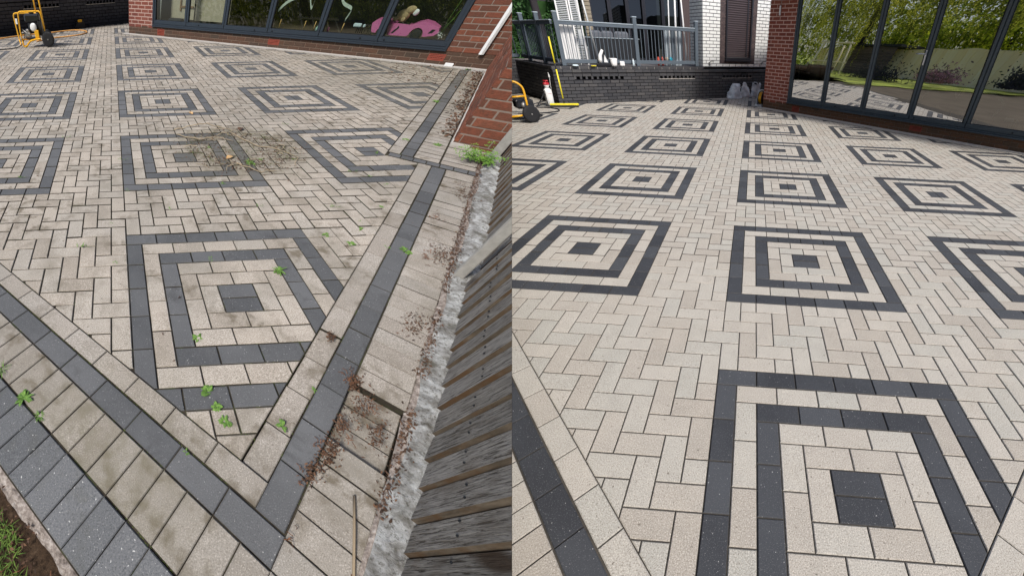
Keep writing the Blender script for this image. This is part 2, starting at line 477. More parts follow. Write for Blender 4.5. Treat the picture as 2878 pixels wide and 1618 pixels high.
    def leafm(key, A, B, side='L', tr=0.2):
        m = Mat(key, side, 0.6, 0.25)
        m.color(m.ramp(m.rand(), [(0.0, A), (1.0, B)]))
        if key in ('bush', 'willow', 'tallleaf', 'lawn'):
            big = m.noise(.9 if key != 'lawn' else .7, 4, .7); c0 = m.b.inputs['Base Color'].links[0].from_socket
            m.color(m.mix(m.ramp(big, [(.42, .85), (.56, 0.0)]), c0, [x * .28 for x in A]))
            if key == 'lawn': m.color(m.mix(m.ramp(m.noise(9, 5, .7), [(.35, .6), (.6, 0)]), m.b.inputs['Base Color'].links[0].from_socket, (.07, .09, .02)))  # dark mottling painted into the lawn colour as patches of shadow
        if tr > .3:                                     # thin leaves let light through
            ts = m.N.new('ShaderNodeBsdfTranslucent'); mx = m.N.new('ShaderNodeMixShader'); mx.inputs[0].default_value = .5
            m.K.new(m.b.inputs['Base Color'].links[0].from_socket, ts.inputs[0])
            out = m.N['Material Output']; m.K.new(m.b.outputs[0], mx.inputs[1]); m.K.new(ts.outputs[0], mx.inputs[2]); m.K.new(mx.outputs[0], out.inputs[0])
        MT[key] = m.m
    leafm('grass', (0.055, 0.105, 0.018), (0.15, 0.24, 0.04))
    leafm('weed', (0.065, 0.14, 0.028), (0.17, 0.30, 0.06))
    leafm('fernweed', (0.06, 0.16, 0.02), (0.20, 0.36, 0.05))
    leafm('moss', (0.05, 0.075, 0.015), (0.12, 0.15, 0.035))
    leafm('litter', (0.035, 0.022, 0.015), (0.15, 0.080, 0.045))
    leafm('soilcrumb', (0.025, 0.018, 0.012), (0.10, 0.075, 0.052))
    leafm('needles', (0.08, 0.036, 0.02), (0.24, 0.10, 0.045))
    leafm('twig', (0.08, 0.055, 0.038), (0.40, 0.32, 0.21))
    leafm('dryleaf', (0.40, 0.22, 0.08), (0.60, 0.42, 0.22))
    MT['hose_tan'] = plain('hose_tan', (0.72, 0.36, 0.10), 0.5, 0.4, side='L')
    MT['pink'] = plain('pink_plastic', (0.60, 0.15, 0.34), 0.3, 0.5, side='L', var=0.1)
    MT['plush'] = plain('plush', (0.42, 0.31, 0.18), 0.95, 0.1, side='L', scale=60, var=0.3, bump=0.6)
    MT['white_pvc'] = plain('white_pvc', (0.74, 0.75, 0.74), 0.4, 0.4, side='L', var=0.06)
    # ---- both rooms
    for side in 'LR':
        MT['room' + side] = plain('room_plaster_' + side, (0.055, 0.05, 0.045), 0.9, 0.1, side=side, scale=3, var=0.4)
        MT['roomfloor' + side] = plain('room_floor_' + side, (0.10, 0.075, 0.055), 0.6, 0.3, side=side, scale=4, var=0.3)
        MT['beige' + side] = plain('beige_cloth_' + side, (0.44, 0.38, 0.29), 0.9, 0.1, side=side, scale=16, var=0.12)
        MT['bunting' + side] = plain('bunting_' + side, (0.55, 0.62, 0.54), 0.8, 0.2, side=side, scale=20, var=0.15)
        MT['stick' + side] = plain('light_wood_' + side, (0.68, 0.42, 0.16), 0.6, 0.3, side=side)
        MT['brownwood' + side] = plain('brown_wood_' + side, (0.22, 0.12, 0.05), 0.6, 0.3, side=side)
        MT['mint' + side] = plain('mint_plastic_' + side, (0.42, 0.66, 0.58), 0.5, 0.3, side=side)
        MT['paleblue' + side] = plain('pale_blue_' + side, (0.58, 0.68, 0.72), 0.5, 0.3, side=side)
    # ---- glass
    def glass(key, refl, tint, rough=0.0, normal=None):
        m = bpy.data.materials.new(key); m.use_nodes = True
        N, K = m.node_tree.nodes, m.node_tree.links; N.clear()
        out = N.new('ShaderNodeOutputMaterial'); mx = N.new('ShaderNodeMixShader')
        t = N.new('ShaderNodeBsdfTransparent'); t.inputs[0].default_value = (*tint, 1)
        gl = N.new('ShaderNodeBsdfGlossy'); gl.inputs['Roughness'].default_value = rough
        geo = N.new('ShaderNodeNewGeometry'); nz = N.new('ShaderNodeTexNoise'); nz.inputs['Scale'].default_value = 1.3
        K.new(geo.outputs['Position'], nz.inputs['Vector'])
        bp = N.new('ShaderNodeBump'); bp.inputs['Strength'].default_value = 0.05; bp.inputs['Distance'].default_value = 0.02
        K.new(nz.outputs['Fac'], bp.inputs['Height'])
        if normal is not None:
            cv = N.new('ShaderNodeCombineXYZ')
            for i in range(3): cv.inputs[i].default_value = normal[i]
            K.new(cv.outputs[0], bp.inputs['Normal'])
        K.new(bp.outputs[0], gl.inputs['Normal'])
        mx.inputs[0].default_value = refl
        K.new(t.outputs[0], mx.inputs[1]); K.new(gl.outputs[0], mx.inputs[2]); K.new(mx.outputs[0], out.inputs[0])
        MT[key] = m
    glass('glassR', 0.76, (0.62, 0.68, 0.64), 0.0, (-0.627, -0.776, 0.063))  # fixed shading normals turn the doors' reflections toward the garden behind the camera
    glass('glassL', 0.10, (0.72, 0.78, 0.74), 0.0, (0.153, -0.987, 0.047))
    glass('glassT', 0.10, (0.30, 0.36, 0.38))
    # ---- right only
    m = Mat('white_brick', 'R', 0.35, 0.5)
    m.color(m.mix(m.ramp(m.noise(8, 3), [(0.4, 0.0), (0.8, 0.4)]), (0.80, 0.81, 0.79), (0.70, 0.72, 0.69))); MT['whitebrick'] = m.m
    MT['white_mortar'] = plain('mortar_black', (0.055, 0.055, 0.06), 0.9, 0.1)
    m = Mat('brown_tile', 'R', 0.6, 0.3)
    m.color(m.ramp(m.rand(), [(0, (0.075, 0.055, 0.055)), (1, (0.13, 0.095, 0.09))])); MT['browntile'] = m.m
    MT['shutter'] = plain('shutter', (0.055, 0.038, 0.040), 0.5, 0.4, var=0.2)
    MT['shutter_frame'] = plain('shutter_frame', (0.022, 0.022, 0.028), 0.45, 0.4)
    MT['composite'] = plain('grey_composite', (0.10, 0.125, 0.15), 0.5, 0.35, scale=12, var=0.15)
    MT['composite_cap'] = plain('grey_cap', (0.36, 0.42, 0.46), 0.45, 0.35)
    MT['yellow'] = plain('yellow_handle', (0.80, 0.68, 0.03), 0.4, 0.4)
    MT['red'] = plain('red_plastic', (0.45, 0.02, 0.03), 0.35, 0.5)
    MT['coral'] = plain('coral_plastic', (0.75, 0.12, 0.07), 0.4, 0.4)
    MT['teal'] = plain('teal_plastic', (0.02, 0.30, 0.42), 0.4, 0.4)
    MT['silver'] = plain('silver_cap', (0.55, 0.56, 0.58), 0.3, 0.5, 0.7)
    MT['galv'] = plain('galvanised', (0.60, 0.62, 0.62), 0.5, 0.4, 0.3)
    m = Mat('sack', 'R', 0.38, 0.5)
    m.color(m.ramp(m.noise(10, 3), [(0.3, (0.62, 0.66, 0.70)), (0.7, (0.86, 0.89, 0.91))])); m.bump(m.noise(16, 5, 0.7, dist=1.0), 0.8, 0.012); MT['sack'] = m.m
    MT['rattan'] = plain('rattan', (0.018, 0.020, 0.024), 0.6, 0.4, scale=60, var=0.5, bump=0.6)
    MT['cushion'] = plain('cushion', (0.13, 0.14, 0.16), 0.9, 0.1, scale=20)
    MT['cladding'] = plain('stone_cladding', (0.27, 0.235, 0.18), 0.9, 0.15, scale=14, var=0.3, bump=0.4)
    MT['decking'] = plain('decking', (0.16, 0.15, 0.15), 0.8, 0.2, scale=10)
    leafm('hedge', (0.012, 0.045, 0.012), (0.05, 0.13, 0.03), 'R')
    leafm('bush', (0.16, 0.28, 0.015), (0.74, 0.82, 0.07), 'R', .5)
    leafm('willow', (0.16, 0.22, 0.02), (0.78, 0.76, 0.12), 'R', .5)
    leafm('tallleaf', (0.06, 0.12, 0.015), (0.30, 0.38, 0.05), 'R', .5)
    leafm('pinkleaf', (.05, .07, .03), (.60, .30, .36), 'R')
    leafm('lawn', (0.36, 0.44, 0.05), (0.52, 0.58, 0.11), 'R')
    leafm('shrubdark', (0.02, 0.03, 0.02), (0.06, 0.05, 0.06), 'R')
    MT['bark'] = plain('bark', (0.045, 0.04, 0.045), 0.9, 0.1, scale=30, var=0.4, bump=0.8)
    m = Mat('garden_fence_wood', 'R', 0.8, 0.2)
    m.color(m.ramp(m.rand(), [(0, (0.85, 0.70, 0.42)), (1, (0.92, 0.82, 0.58))])); MT['gfence'] = m.m
    MT['earth'] = plain('earth', (0.10, 0.085, 0.065), 0.95, 0.1, scale=1.5, var=0.5)
    MT['slate'] = plain('slate', (0.04, 0.042, 0.048), 0.8, 0.2)
make_materials()

# ------------------------------------------------------------------ paving
W_O, W_E = pq(7.88, 7.3), None
W_1 = pq(8.25, 0.0)
W_E = (W_1 - W_O) / np.linalg.norm(W_1 - W_O)
A_O, A_1 = pq(3.45, 10.13), pq(9.3, 9.14)
A_E = (A_1 - A_O) / np.linalg.norm(A_1 - A_O)
def wallframe(side):                                            # x along the house wall, y out of it, z up
    return Frame(side, (*W_O, 0), (*W_E, 0), (W_E[1], -W_E[0], 0), (0, 0, 1))
def backframe(side):                                            # the same for the dark garden wall
    return Frame(side, (*A_O, 0), (*A_E, 0), (A_E[1], -A_E[0], 0), (0, 0, 1))

def seen(side, u, v, z=0.0, m=1.12):
    A, b = BASIS[side]
    X = A @ np.array([u, v, z]) + b - np.array([0, 0, 1.40])
    c, s = math.cos(math.radians(41.2016)), math.sin(math.radians(41.2016))
    f = X[1] * c - X[2] * s
    up = X[1] * s + X[2] * c
    if f < 0.15: return None
    x, y = X[0] / f * 0.92, up / f * 0.92
    if abs(x) > 1.439 * m + 0.1 or y < -0.809 * m - 0.15 or y > 1.4: return None
    if x * SIGN[side] < -0.16: return None
    return f

def field_blocks():
    """rectangles (i0, j0, i1, j1, dark, motif) in units of 0.1 m"""
    out = []
    laid = lambda mi, mj: (mi + mj) * 1.8 + 1.2 > 0.3              # squares mostly cut off by the front border are left out
    inside = lambda i, j: (i % 18) < 12 and (j % 18) < 12 and laid(i // 18, j // 18)
    for i in range(-60, 80):
        for j in range(-10, 135):
            if inside(i, j): continue
            c = (i - j) % 4
            if c == 1:
                if inside(i + 1, j): out.append((i, j, i + 1, j + 1, 0))
                else: out.append((i, j, i + 2, j + 1, 0))
            elif c == 2:
                if inside(i - 1, j): out.append((i, j, i + 1, j + 1, 0))
            elif c == 0:
                if inside(i, j + 1): out.append((i, j, i + 1, j + 1, 0))
                else: out.append((i, j, i + 1, j + 2, 0))
            else:
                if inside(i, j - 1): out.append((i, j, i + 1, j + 1, 0))
    for mi in range(-4, 5):
        for mj in range(-1, 8):
            if not laid(mi, mj): continue
            U, V = mi * 18, mj * 18
            for k in range(5):
                dark = k in (0, 2)
                n = 12 - 2 * k
                for x in range(0, n, 2):
                    out.append((U + k + x, V + k, U + k + x + 2, V + k + 1, dark))
                    out.append((U + k + x, V + 11 - k, U + k + x + 2, V + 12 - k, dark))
                for y in range(0, n - 2, 2):
                    out.append((U + k, V + k + 1 + y, U + k + 1, V + k + 3 + y, dark))
                    out.append((U + 11 - k, V + k + 1 + y, U + 12 - k, V + k + 3 + y, dark))
            if (mj * 5 + mi * 3 + 40) % 3 == 2:
                out += [(U + 5, V + 5, U + 6, V + 7, True), (U + 6, V + 5, U + 7, V + 7, True)]
            else:
                out += [(U + 5, V + 5, U + 7, V + 6, True), (U + 5, V + 6, U + 7, V + 7, True)]
    return out
BLOCKS = field_blocks()

def pcoord(u, v): return (u + v) / S2
def qcoord(u, v): return (v - u) / S2

def build_patio(side):
    old = side == 'L'
    base = Frame(side)
    PI_, QI = (0.128, -0.398) if old else (0.113, -0.395)
    g = 0.0027 if old else 0.0022                       # half a joint
    root = link('weathered_patio' if old else 'clean_patio', None, base.w([(0, 0, 0)])[0])
    root.empty_display_size = 0.1
    struct(root, 'weathered block patio with weeds, beige herringbone and dark squares' if old else 'clean block patio, beige herringbone with dark concentric squares')
    pieces = []                                         # (kind, poly, z, key)
    nW = (-W_E[1], W_E[0])                              # into the house
    if nW[0] + nW[1] < 0: nW = (W_E[1], -W_E[0])
    nA = (-A_E[1], A_E[0])
    if nA[1] < 0: nA = (A_E[1], -A_E[0])
    dW = lambda x, y: (x - W_O[0]) * nW[0] + (y - W_O[1]) * nW[1]
    dA = lambda x, y: (x - A_O[0]) * nA[0] + (y - A_O[1]) * nA[1]
    EDGE = 0.235
    for (i0, j0, i1, j1, dark) in BLOCKS:
        cu, cv = (i0 + i1) * 0.05, (j0 + j1) * 0.05
        P, Q = pcoord(cu, cv), qcoord(cu, cv)
        if P < PI_ - 0.2 or P > 10.5 or Q > 14: continue
        if Q < -0.75: continue
        if P > 3.30 and Q < -0.4 + (0.0 if P < 3.45 else 0.0): continue
        x0, y0, x1, y1 = i0 * 0.1 + g, j0 * 0.1 + g, i1 * 0.1 - g, j1 * 0.1 - g
        poly = [(x0, y0), (x1, y0), (x1, y1), (x0, y1)]
        full = True
        def cut(a, b, c):
            nonlocal poly, full
            if not poly: return
            if min(a * x + b * y + c for x, y in poly) < 0:
                poly = clip(poly, a, b, c); full = False
        r = 1 / S2
        cut(r, r, -PI_ - g)                              # beyond the front border
        qlim = QI if P < 3.41 else -0.13
        cut(-r, r, -qlim - g)
        if P > 3.2 and P < 3.5 and Q < -0.1:
            cut(-r, -r, 3.395)
        if Q < 7.36 or dW(cu, cv) < -EDGE:
            if dW(cu, cv) > -EDGE + 0.25: continue
            cut(-nW[0], -nW[1], nW[0] * W_O[0] + nW[1] * W_O[1] - EDGE)
        if Q > 7.36 or True:
            if P > 3.3:
                if dA(cu, cv) > 0.1: continue
                cut(-nA[0], -nA[1], nA[0] * A_O[0] + nA[1] * A_O[1] - 0.01)
            elif Q > 12.6: continue
        if not poly or len(poly) < 3 or abs(area(poly)) < 0.0001: continue
        d = seen(side, cu, cv)
        if d is None: continue
        orient = 'h' if i1 - i0 == 2 else ('v' if j1 - j0 == 2 else 's')
        pieces.append(('dark_paver' if dark else 'paver', poly, d, (orient, bool(dark)) if full else None, (x0 - g, y0 - g)))
    g = 0.0019 if old else 0.0018
    # borders along p and q; a = start, in plan (p, q) rectangles
    def rect(kind, p0, q0, p1, q1, key=None, dz=0.0):
        c = [pq(p0 + g, q0 + g), pq(p1 - g, q0 + g), pq(p1 - g, q1 - g), pq(p0 + g, q1 - g)]
        poly = [tuple(x) for x in c]
        cu = sum(x[0] for x in poly) / 4; cv = sum(x[1] for x in poly) / 4
        d = seen(side, cu, cv)
        if d is None: return
        pieces.append((kind, poly, d, key, tuple(pq(p0, q0)), dz))
    a0 = PI_
    off = rnd.random() * 0.1
    for i in range(0, 32):
        q0 = QI - 0.105 + 0.2 * i
        rect('border_paver', a0 - 0.098, q0, a0, q0 + 0.2, 'bl_q')
        rect('dark_border_paver', a0 - 0.208, QI - 0.21 + 0.2 * i, a0 - 0.102, QI - 0.01 + 0.2 * i, 'bd_q')
    for i in range(0, 62):
        q0 = QI - 0.21 + 0.1003 * i
        rect('border_paver', a0 - 0.406, q0, a0 - 0.210, q0 + 0.1003, 'bs_q')
        rect('kerb_paver' , a0 - 0.60, q0 - 0.30, a0 - 0.41, q0 - 0.1985, 'ks_q')
    for i in range(0, 17):
        p0 = a0 + 0.2 * i
        if p0 < 3.37:
            dz = 0.0; dq = 0.0
            if old and p0 < 0.86:
                dz = -0.009; dq = -0.004 + 0.003 * (i % 2)
            rect('border_paver', p0, QI - 0.1 + dq, min(p0 + 0.2, 3.402), QI + dq, ('bl_p', dz) if not dz and p0 + .2 < 3.402 else None, dz)
        p0 = a0 - 0.1 + 0.2 * i
        if p0 < 3.37:
            rect('dark_border_paver', p0, QI - 0.205, min(p0 + 0.2, 3.402), QI - 0.103, 'bd_p' if p0 + .2 < 3.402 else None)
    for i in range(-4, 36):
        p0 = a0 - 0.208 + 0.1003 * i
        if p0 < 3.38:
            dz = 0.0
            if old and 0.42 < p0 < 0.655: dz = -0.028
            if old and 0.655 < p0 < 0.83: dz = 0.006
            rect('border_paver', p0, QI - 0.405, min(p0 + 0.1003, 3.402), QI - 0.208, 'bs_p' if not dz and p0 + .1 < 3.402 else None, dz)
    # beyond the step the border runs closer to the brick wall
    if old:
        for i in range(0, 6): rect('border_paver', 3.50 + i * .1003, -.80, 3.60 + i * .1003, -.545, 'bs_x')
        for i in range(-3, 4):
            rect('dark_border_paver', 3.405, -0.55 + 0.1 * i, 3.49, -0.45 + 0.1 * i, 'tp')
        for i in range(0, 24):
            p0 = 3.50 + 0.2 * i
            if p0 > 7.9: break
            rect('border_paver', p0, -0.232, p0 + 0.2, -0.132, 'bl_p2')
            rect('dark_border_paver', p0 - 0.09 + 0.1, -0.336, p0 + 0.11 + 0.1, -0.236, 'bd_p2')
        for i in range(0, 46):
            p0 = 3.50 + 0.1003 * i
            if p0 > 8.0: break
            rect('border_paver', p0, -0.538, p0 + 0.1003, -0.34, 'bs_p2')
    # edge course along the house
    wf = wallframe(side)
    k = 0
    while k * 0.2 < 8.3:
        s0 = k * 0.2 - 0.1; k += 1
        for kind, y0, y1 in (('border_paver', 0.105, 0.202), ('dark_border_paver', 0.204, 0.232)):
            c = [wf.o[:2] + wf.E[:2, 0] * a + wf.E[:2, 1] * b for a, b in ((s0 + g, y0 + g), (s0 + 0.2 - g, y0 + g), (s0 + 0.2 - g, y1 - g), (s0 + g, y1 - g))]
            poly = [tuple(x) for x in c]
            if area(poly) < 0: poly = poly[::-1]
            cu, cv = sum(x[0] for x in poly) / 4, sum(x[1] for x in poly) / 4
            if qcoord(cu, cv) < -0.2 and pcoord(cu, cv) > 7.5: continue
            d = seen(side, cu, cv)
            if d is not None: pieces.append((kind, poly, d, ('e', kind), tuple(c[0]), 0.0))
    mats = {'paver': MT['pav_light' + side], 'dark_paver': MT['pav_dark' + side], 'border_paver': MT['pav_edge' + side] if old else MT['pav_light' + side],
            'dark_border_paver': MT['pav_dark' + side], 'kerb_paver': MT['slab' + side]}
    byk = {}
    for pc in pieces: byk.setdefault(pc[0], []).append(pc)
    cache = {}
    jit = (0.0022, 0.011) if old else (0.0007, 0.004)
    ch = 0.0040 if old else 0.0034
    A, b = BASIS[side]
    def local_mesh(poly, org, dz, tilt, mb, far=False):
        n0 = len(mb.v)
        mb.prism(poly, -0.06, 0.0, (0.0020 if old else 0.0012) if far else ch, 0, 1, 1 if far else None)
        out = []
        for (x, y, z) in mb.v[n0:]:
            rx, ry = x - org[0] - 0.08, y - org[1] - 0.08
            out.append((x, y, z + dz + tilt[0] * rx + tilt[1] * ry + tilt[2]))
        mb.v[n0:] = out
    for kind, L in byk.items():
        L.sort(key=lambda t: t[2])
        big = L[:295]
        rest = L[295:]
        for pc in big:
            poly, key, org = pc[1], pc[3], pc[4]
            dz = pc[5] if len(pc) > 5 else 0.0
            tl = lambda: (rnd.uniform(-jit[1], jit[1]), rnd.uniform(-jit[1], jit[1]), rnd.uniform(-jit[0], jit[0] * 0.6))
            xs = [A[0] @ np.array([x, y, 0]) + b[0] for x, y in poly]
            near = min(x * SIGN[side] for x in xs) < 0.03
            if key is None or near or dz:
                mb = MB(); local_mesh(poly, org, dz, tl() if not dz else (0.02, -0.01, 0), mb)
                mb.build(kind, [mats[kind], MT['joint' + side]], base, root, origin=(org[0], org[1], 0))
            else:
                far = pc[2] > (2.1 if old else 2.8)
                ck = (kind, key, rnd.randrange(8), far)
                if ck not in cache:
                    mb = MB(); local_mesh([(x - org[0], y - org[1]) for x, y in poly], (0, 0), 0, tl(), mb, far)
                    me = bpy.data.meshes.new(kind)
                    V = np.array(mb.v) @ A.T
                    me.from_pydata([tuple(v) for v in V], [], mb.f)
                    me.materials.append(mats[kind]); me.materials.append(MT['joint' + side])
                    me.polygons.foreach_set('material_index', mb.m); cache[ck] = me
                link(kind, cache[ck], base.w([(org[0], org[1], 0)])[0], root)
        if rest:
            mb = MB()
            for pc in rest:
                local_mesh(pc[1], pc[4], 0, (rnd.uniform(-jit[1], jit[1]) * .6, rnd.uniform(-jit[1], jit[1]) * .6, rnd.uniform(-jit[0], jit[0]) * .6), mb, True)
            stuff(mb.build(kind, [mats[kind], MT['joint' + side]], base, root))
    # sand bed that fills the joints
    mb = MB()
    zb = -0.0075 if old else -0.006
    def quad(P, z): mb.poly([(x, y, z) for x, y in P])
    if old:
        for a, b_, c, d_, zz in ((0.128, 0.93, -0.505, -0.396, -0.020), (0.42, 0.7235, -0.805, -0.60, -0.036)):
            quad([tuple(pq(a, c)), tuple(pq(b_, c)), tuple(pq(b_, d_)), tuple(pq(a, d_))], zz)
        R4 = lambda a, b_, c, d_: quad([tuple(pq(a, c)), tuple(pq(b_, c)), tuple(pq(b_, d_)), tuple(pq(a, d_))], zb)
        R4(PI_ - 0.41, 0.128, -0.80, -0.398); R4(0.128, 0.42, -0.80, -0.505); R4(0.42, 0.7235, -0.60, -0.505); R4(0.7235, 0.93, -0.80, -0.505); R4(0.93, 8.0, -0.80, -0.398)
        quad([tuple(pq(PI_ - 0.41, -0.398)), tuple(pq(8.0, -0.398)), tuple(pq(8.0, 7.4)), tuple(pq(9.9, 9.4)), tuple(pq(3.45, 10.2)), tuple(pq(3.3, 12.8)), tuple(pq(PI_ - 0.41, 12.8))], zb)
    else: quad([tuple(pq(PI_ - 0.41, -0.78 if not old else -0.80)), tuple(pq(8.0, -0.78)), tuple(pq(8.0, 7.4)), tuple(pq(9.9, 9.4)), tuple(pq(3.45, 10.2)), tuple(pq(3.3, 12.8)), tuple(pq(PI_ - 0.41, 12.8))], zb)
    quad([tuple(pq(PI_ - 0.603, -1.2)), tuple(pq(PI_ - 0.41, -1.2)), tuple(pq(PI_ - 0.41, 12.8)), tuple(pq(PI_ - 0.603, 12.8))], zb - 0.001)
    struct(mb.build('sand_bed' if not old else 'mossy_sand_bed', MT['joint' + side], base, normals=False), 'joint sand showing between the blocks of the ' + ('clean' if not old else 'weathered') + ' patio')
    # pale kerb at the foot of the house
    mb = MB()
    mb.box(-0.12, 8.2, 0.0, 0.10, -0.05, 0.012)
    tag(mb.build('kerb_strip', MT['kerb' + side], wf), 'pale concrete strip at the foot of the ' + ('window wall beside the weathered blocks' if old else 'glass wall beside the clean blocks'), 'kerb')
    return root

patio = {s: build_patio(s) for s in 'LR'}

# ------------------------------------------------------------------ bricks
def intervals(x0, x1, cuts):
    out = [(x0, x1)]
    for a, b in cuts:
        nx = []
        for p, q in out:
            if b <= p or a >= q: nx.append((p, q)); continue
            if a - p > 0.02: nx.append((p, a))
            if q - b > 0.02: nx.append((b, q))
        out = nx
    return out
def bricks(root, fr, x0, x1, z0, z1, mat, mortar, holes=(), L=0.215, H=0.065, J=0.010, depth=0.05, back=0.10, cap=295, name='brick', phase=0.0, mdep=0.007, soldier=None, want=None, jig=0.0012):
    """courses of bricks on the plane y=0 (out = +y) of fr, each its own part"""
    items = []
    k = 0; z = z0
    while z < z1 - 0.02:
        h = min(H, z1 - z)
        cuts = [(a, b) for a, b, c, d in holes if c < z + h - 0.01 and d > z + 0.01]
        x = x0 - (L + J) * (0.5 * (k % 2) + phase)
        while x < x1:
            a, b = max(x, x0), min(x + L, x1)
            if b - a > 0.02:
                for p, q in intervals(a, b, cuts): items.append((p, q, z, z + h))
            x += L + J
        z += H + J; k += 1
    sg = SIGN[fr.side]
    keep = []
    for it in items:
        cx = fr.w([((it[0] + it[1]) / 2, 0, (it[2] + it[3]) / 2)])[0]
        if cx[0] * sg < -0.3: continue
        keep.append((np.linalg.norm(cx - np.array([0, 0, 1.4])), it))
    keep.sort(key=lambda t: t[0])
    cache = {}
    for d, (p, q, a, b) in keep[:cap]:
        W = fr.w([(p, 0, a), (q, 0, a), (p, 0, b), (q, 0, b), (p, -depth, a), (q, -depth, b)])
        if min(W[:, 0] * sg) < 0.01:
            mb = MB(); frontbox(mb, p, q, -depth, rnd.uniform(-jig, jig), a, b)
            mb.build(name, mat, fr, root, origin=(p, 0, a)); continue
        key = (round(q - p, 3), round(b - a, 3), rnd.randrange(3))
        if key not in cache:
            mb = MB(); frontbox(mb, 0, q - p, -depth, rnd.uniform(-jig, jig), 0, b - a)
            me = bpy.data.meshes.new(name)
            me.from_pydata([tuple(v) for v in np.array(mb.v) @ fr.A.T], [], mb.f)
            me.materials.append(mat); cache[key] = me
        link(name, cache[key], fr.w([(p, 0, a)])[0], root)
    if len(keep) > cap:
        mb = MB()
        for d, (p, q, a, b) in keep[cap:]: frontbox(mb, p, q, -depth, rnd.uniform(-jig, jig), a, b)
        stuff(mb.build(name, mat, fr, root))
    # mortar behind, cut round the holes
    zs = sorted({z0, z1, *[min(max(c, z0), z1) for h in holes for c in h[2:]]})
    mb = MB()
    for a, b in zip(zs, zs[1:]):
        if b - a < 1e-4: continue
        cuts = [(h[0], h[1]) for h in holes if h[2] < b - 1e-4 and h[3] > a + 1e-4]
        for p, q in intervals(x0 + 0.009, x1 - 0.009, cuts): mb.box(p, q, -back, -mdep, a, b)
    mb.build('mortar', mortar, fr, root)
def frontbox(mb, x0, x1, y0, y1, z0, z1, c=0.003):
    vs = [(x0 + c, y1, z0 + c), (x1 - c, y1, z0 + c), (x1 - c, y1, z1 - c), (x0 + c, y1, z1 - c),
          (x0, y1 - c, z0), (x1, y1 - c, z0), (x1, y1 - c, z1), (x0, y1 - c, z1),
          (x0, y0, z0), (x1, y0, z0), (x1, y0, z1), (x0, y0, z1)]
    fs = [(0, 1, 2, 3)]
    for i in range(4):
        j = (i + 1) % 4
        fs += [(4 + i, 4 + j, j, i), (8 + i, 8 + j, 4 + j, 4 + i)]
    # faces look along +y when listed this way round
    mb.mesh(vs, [f[::-1] for f in fs])

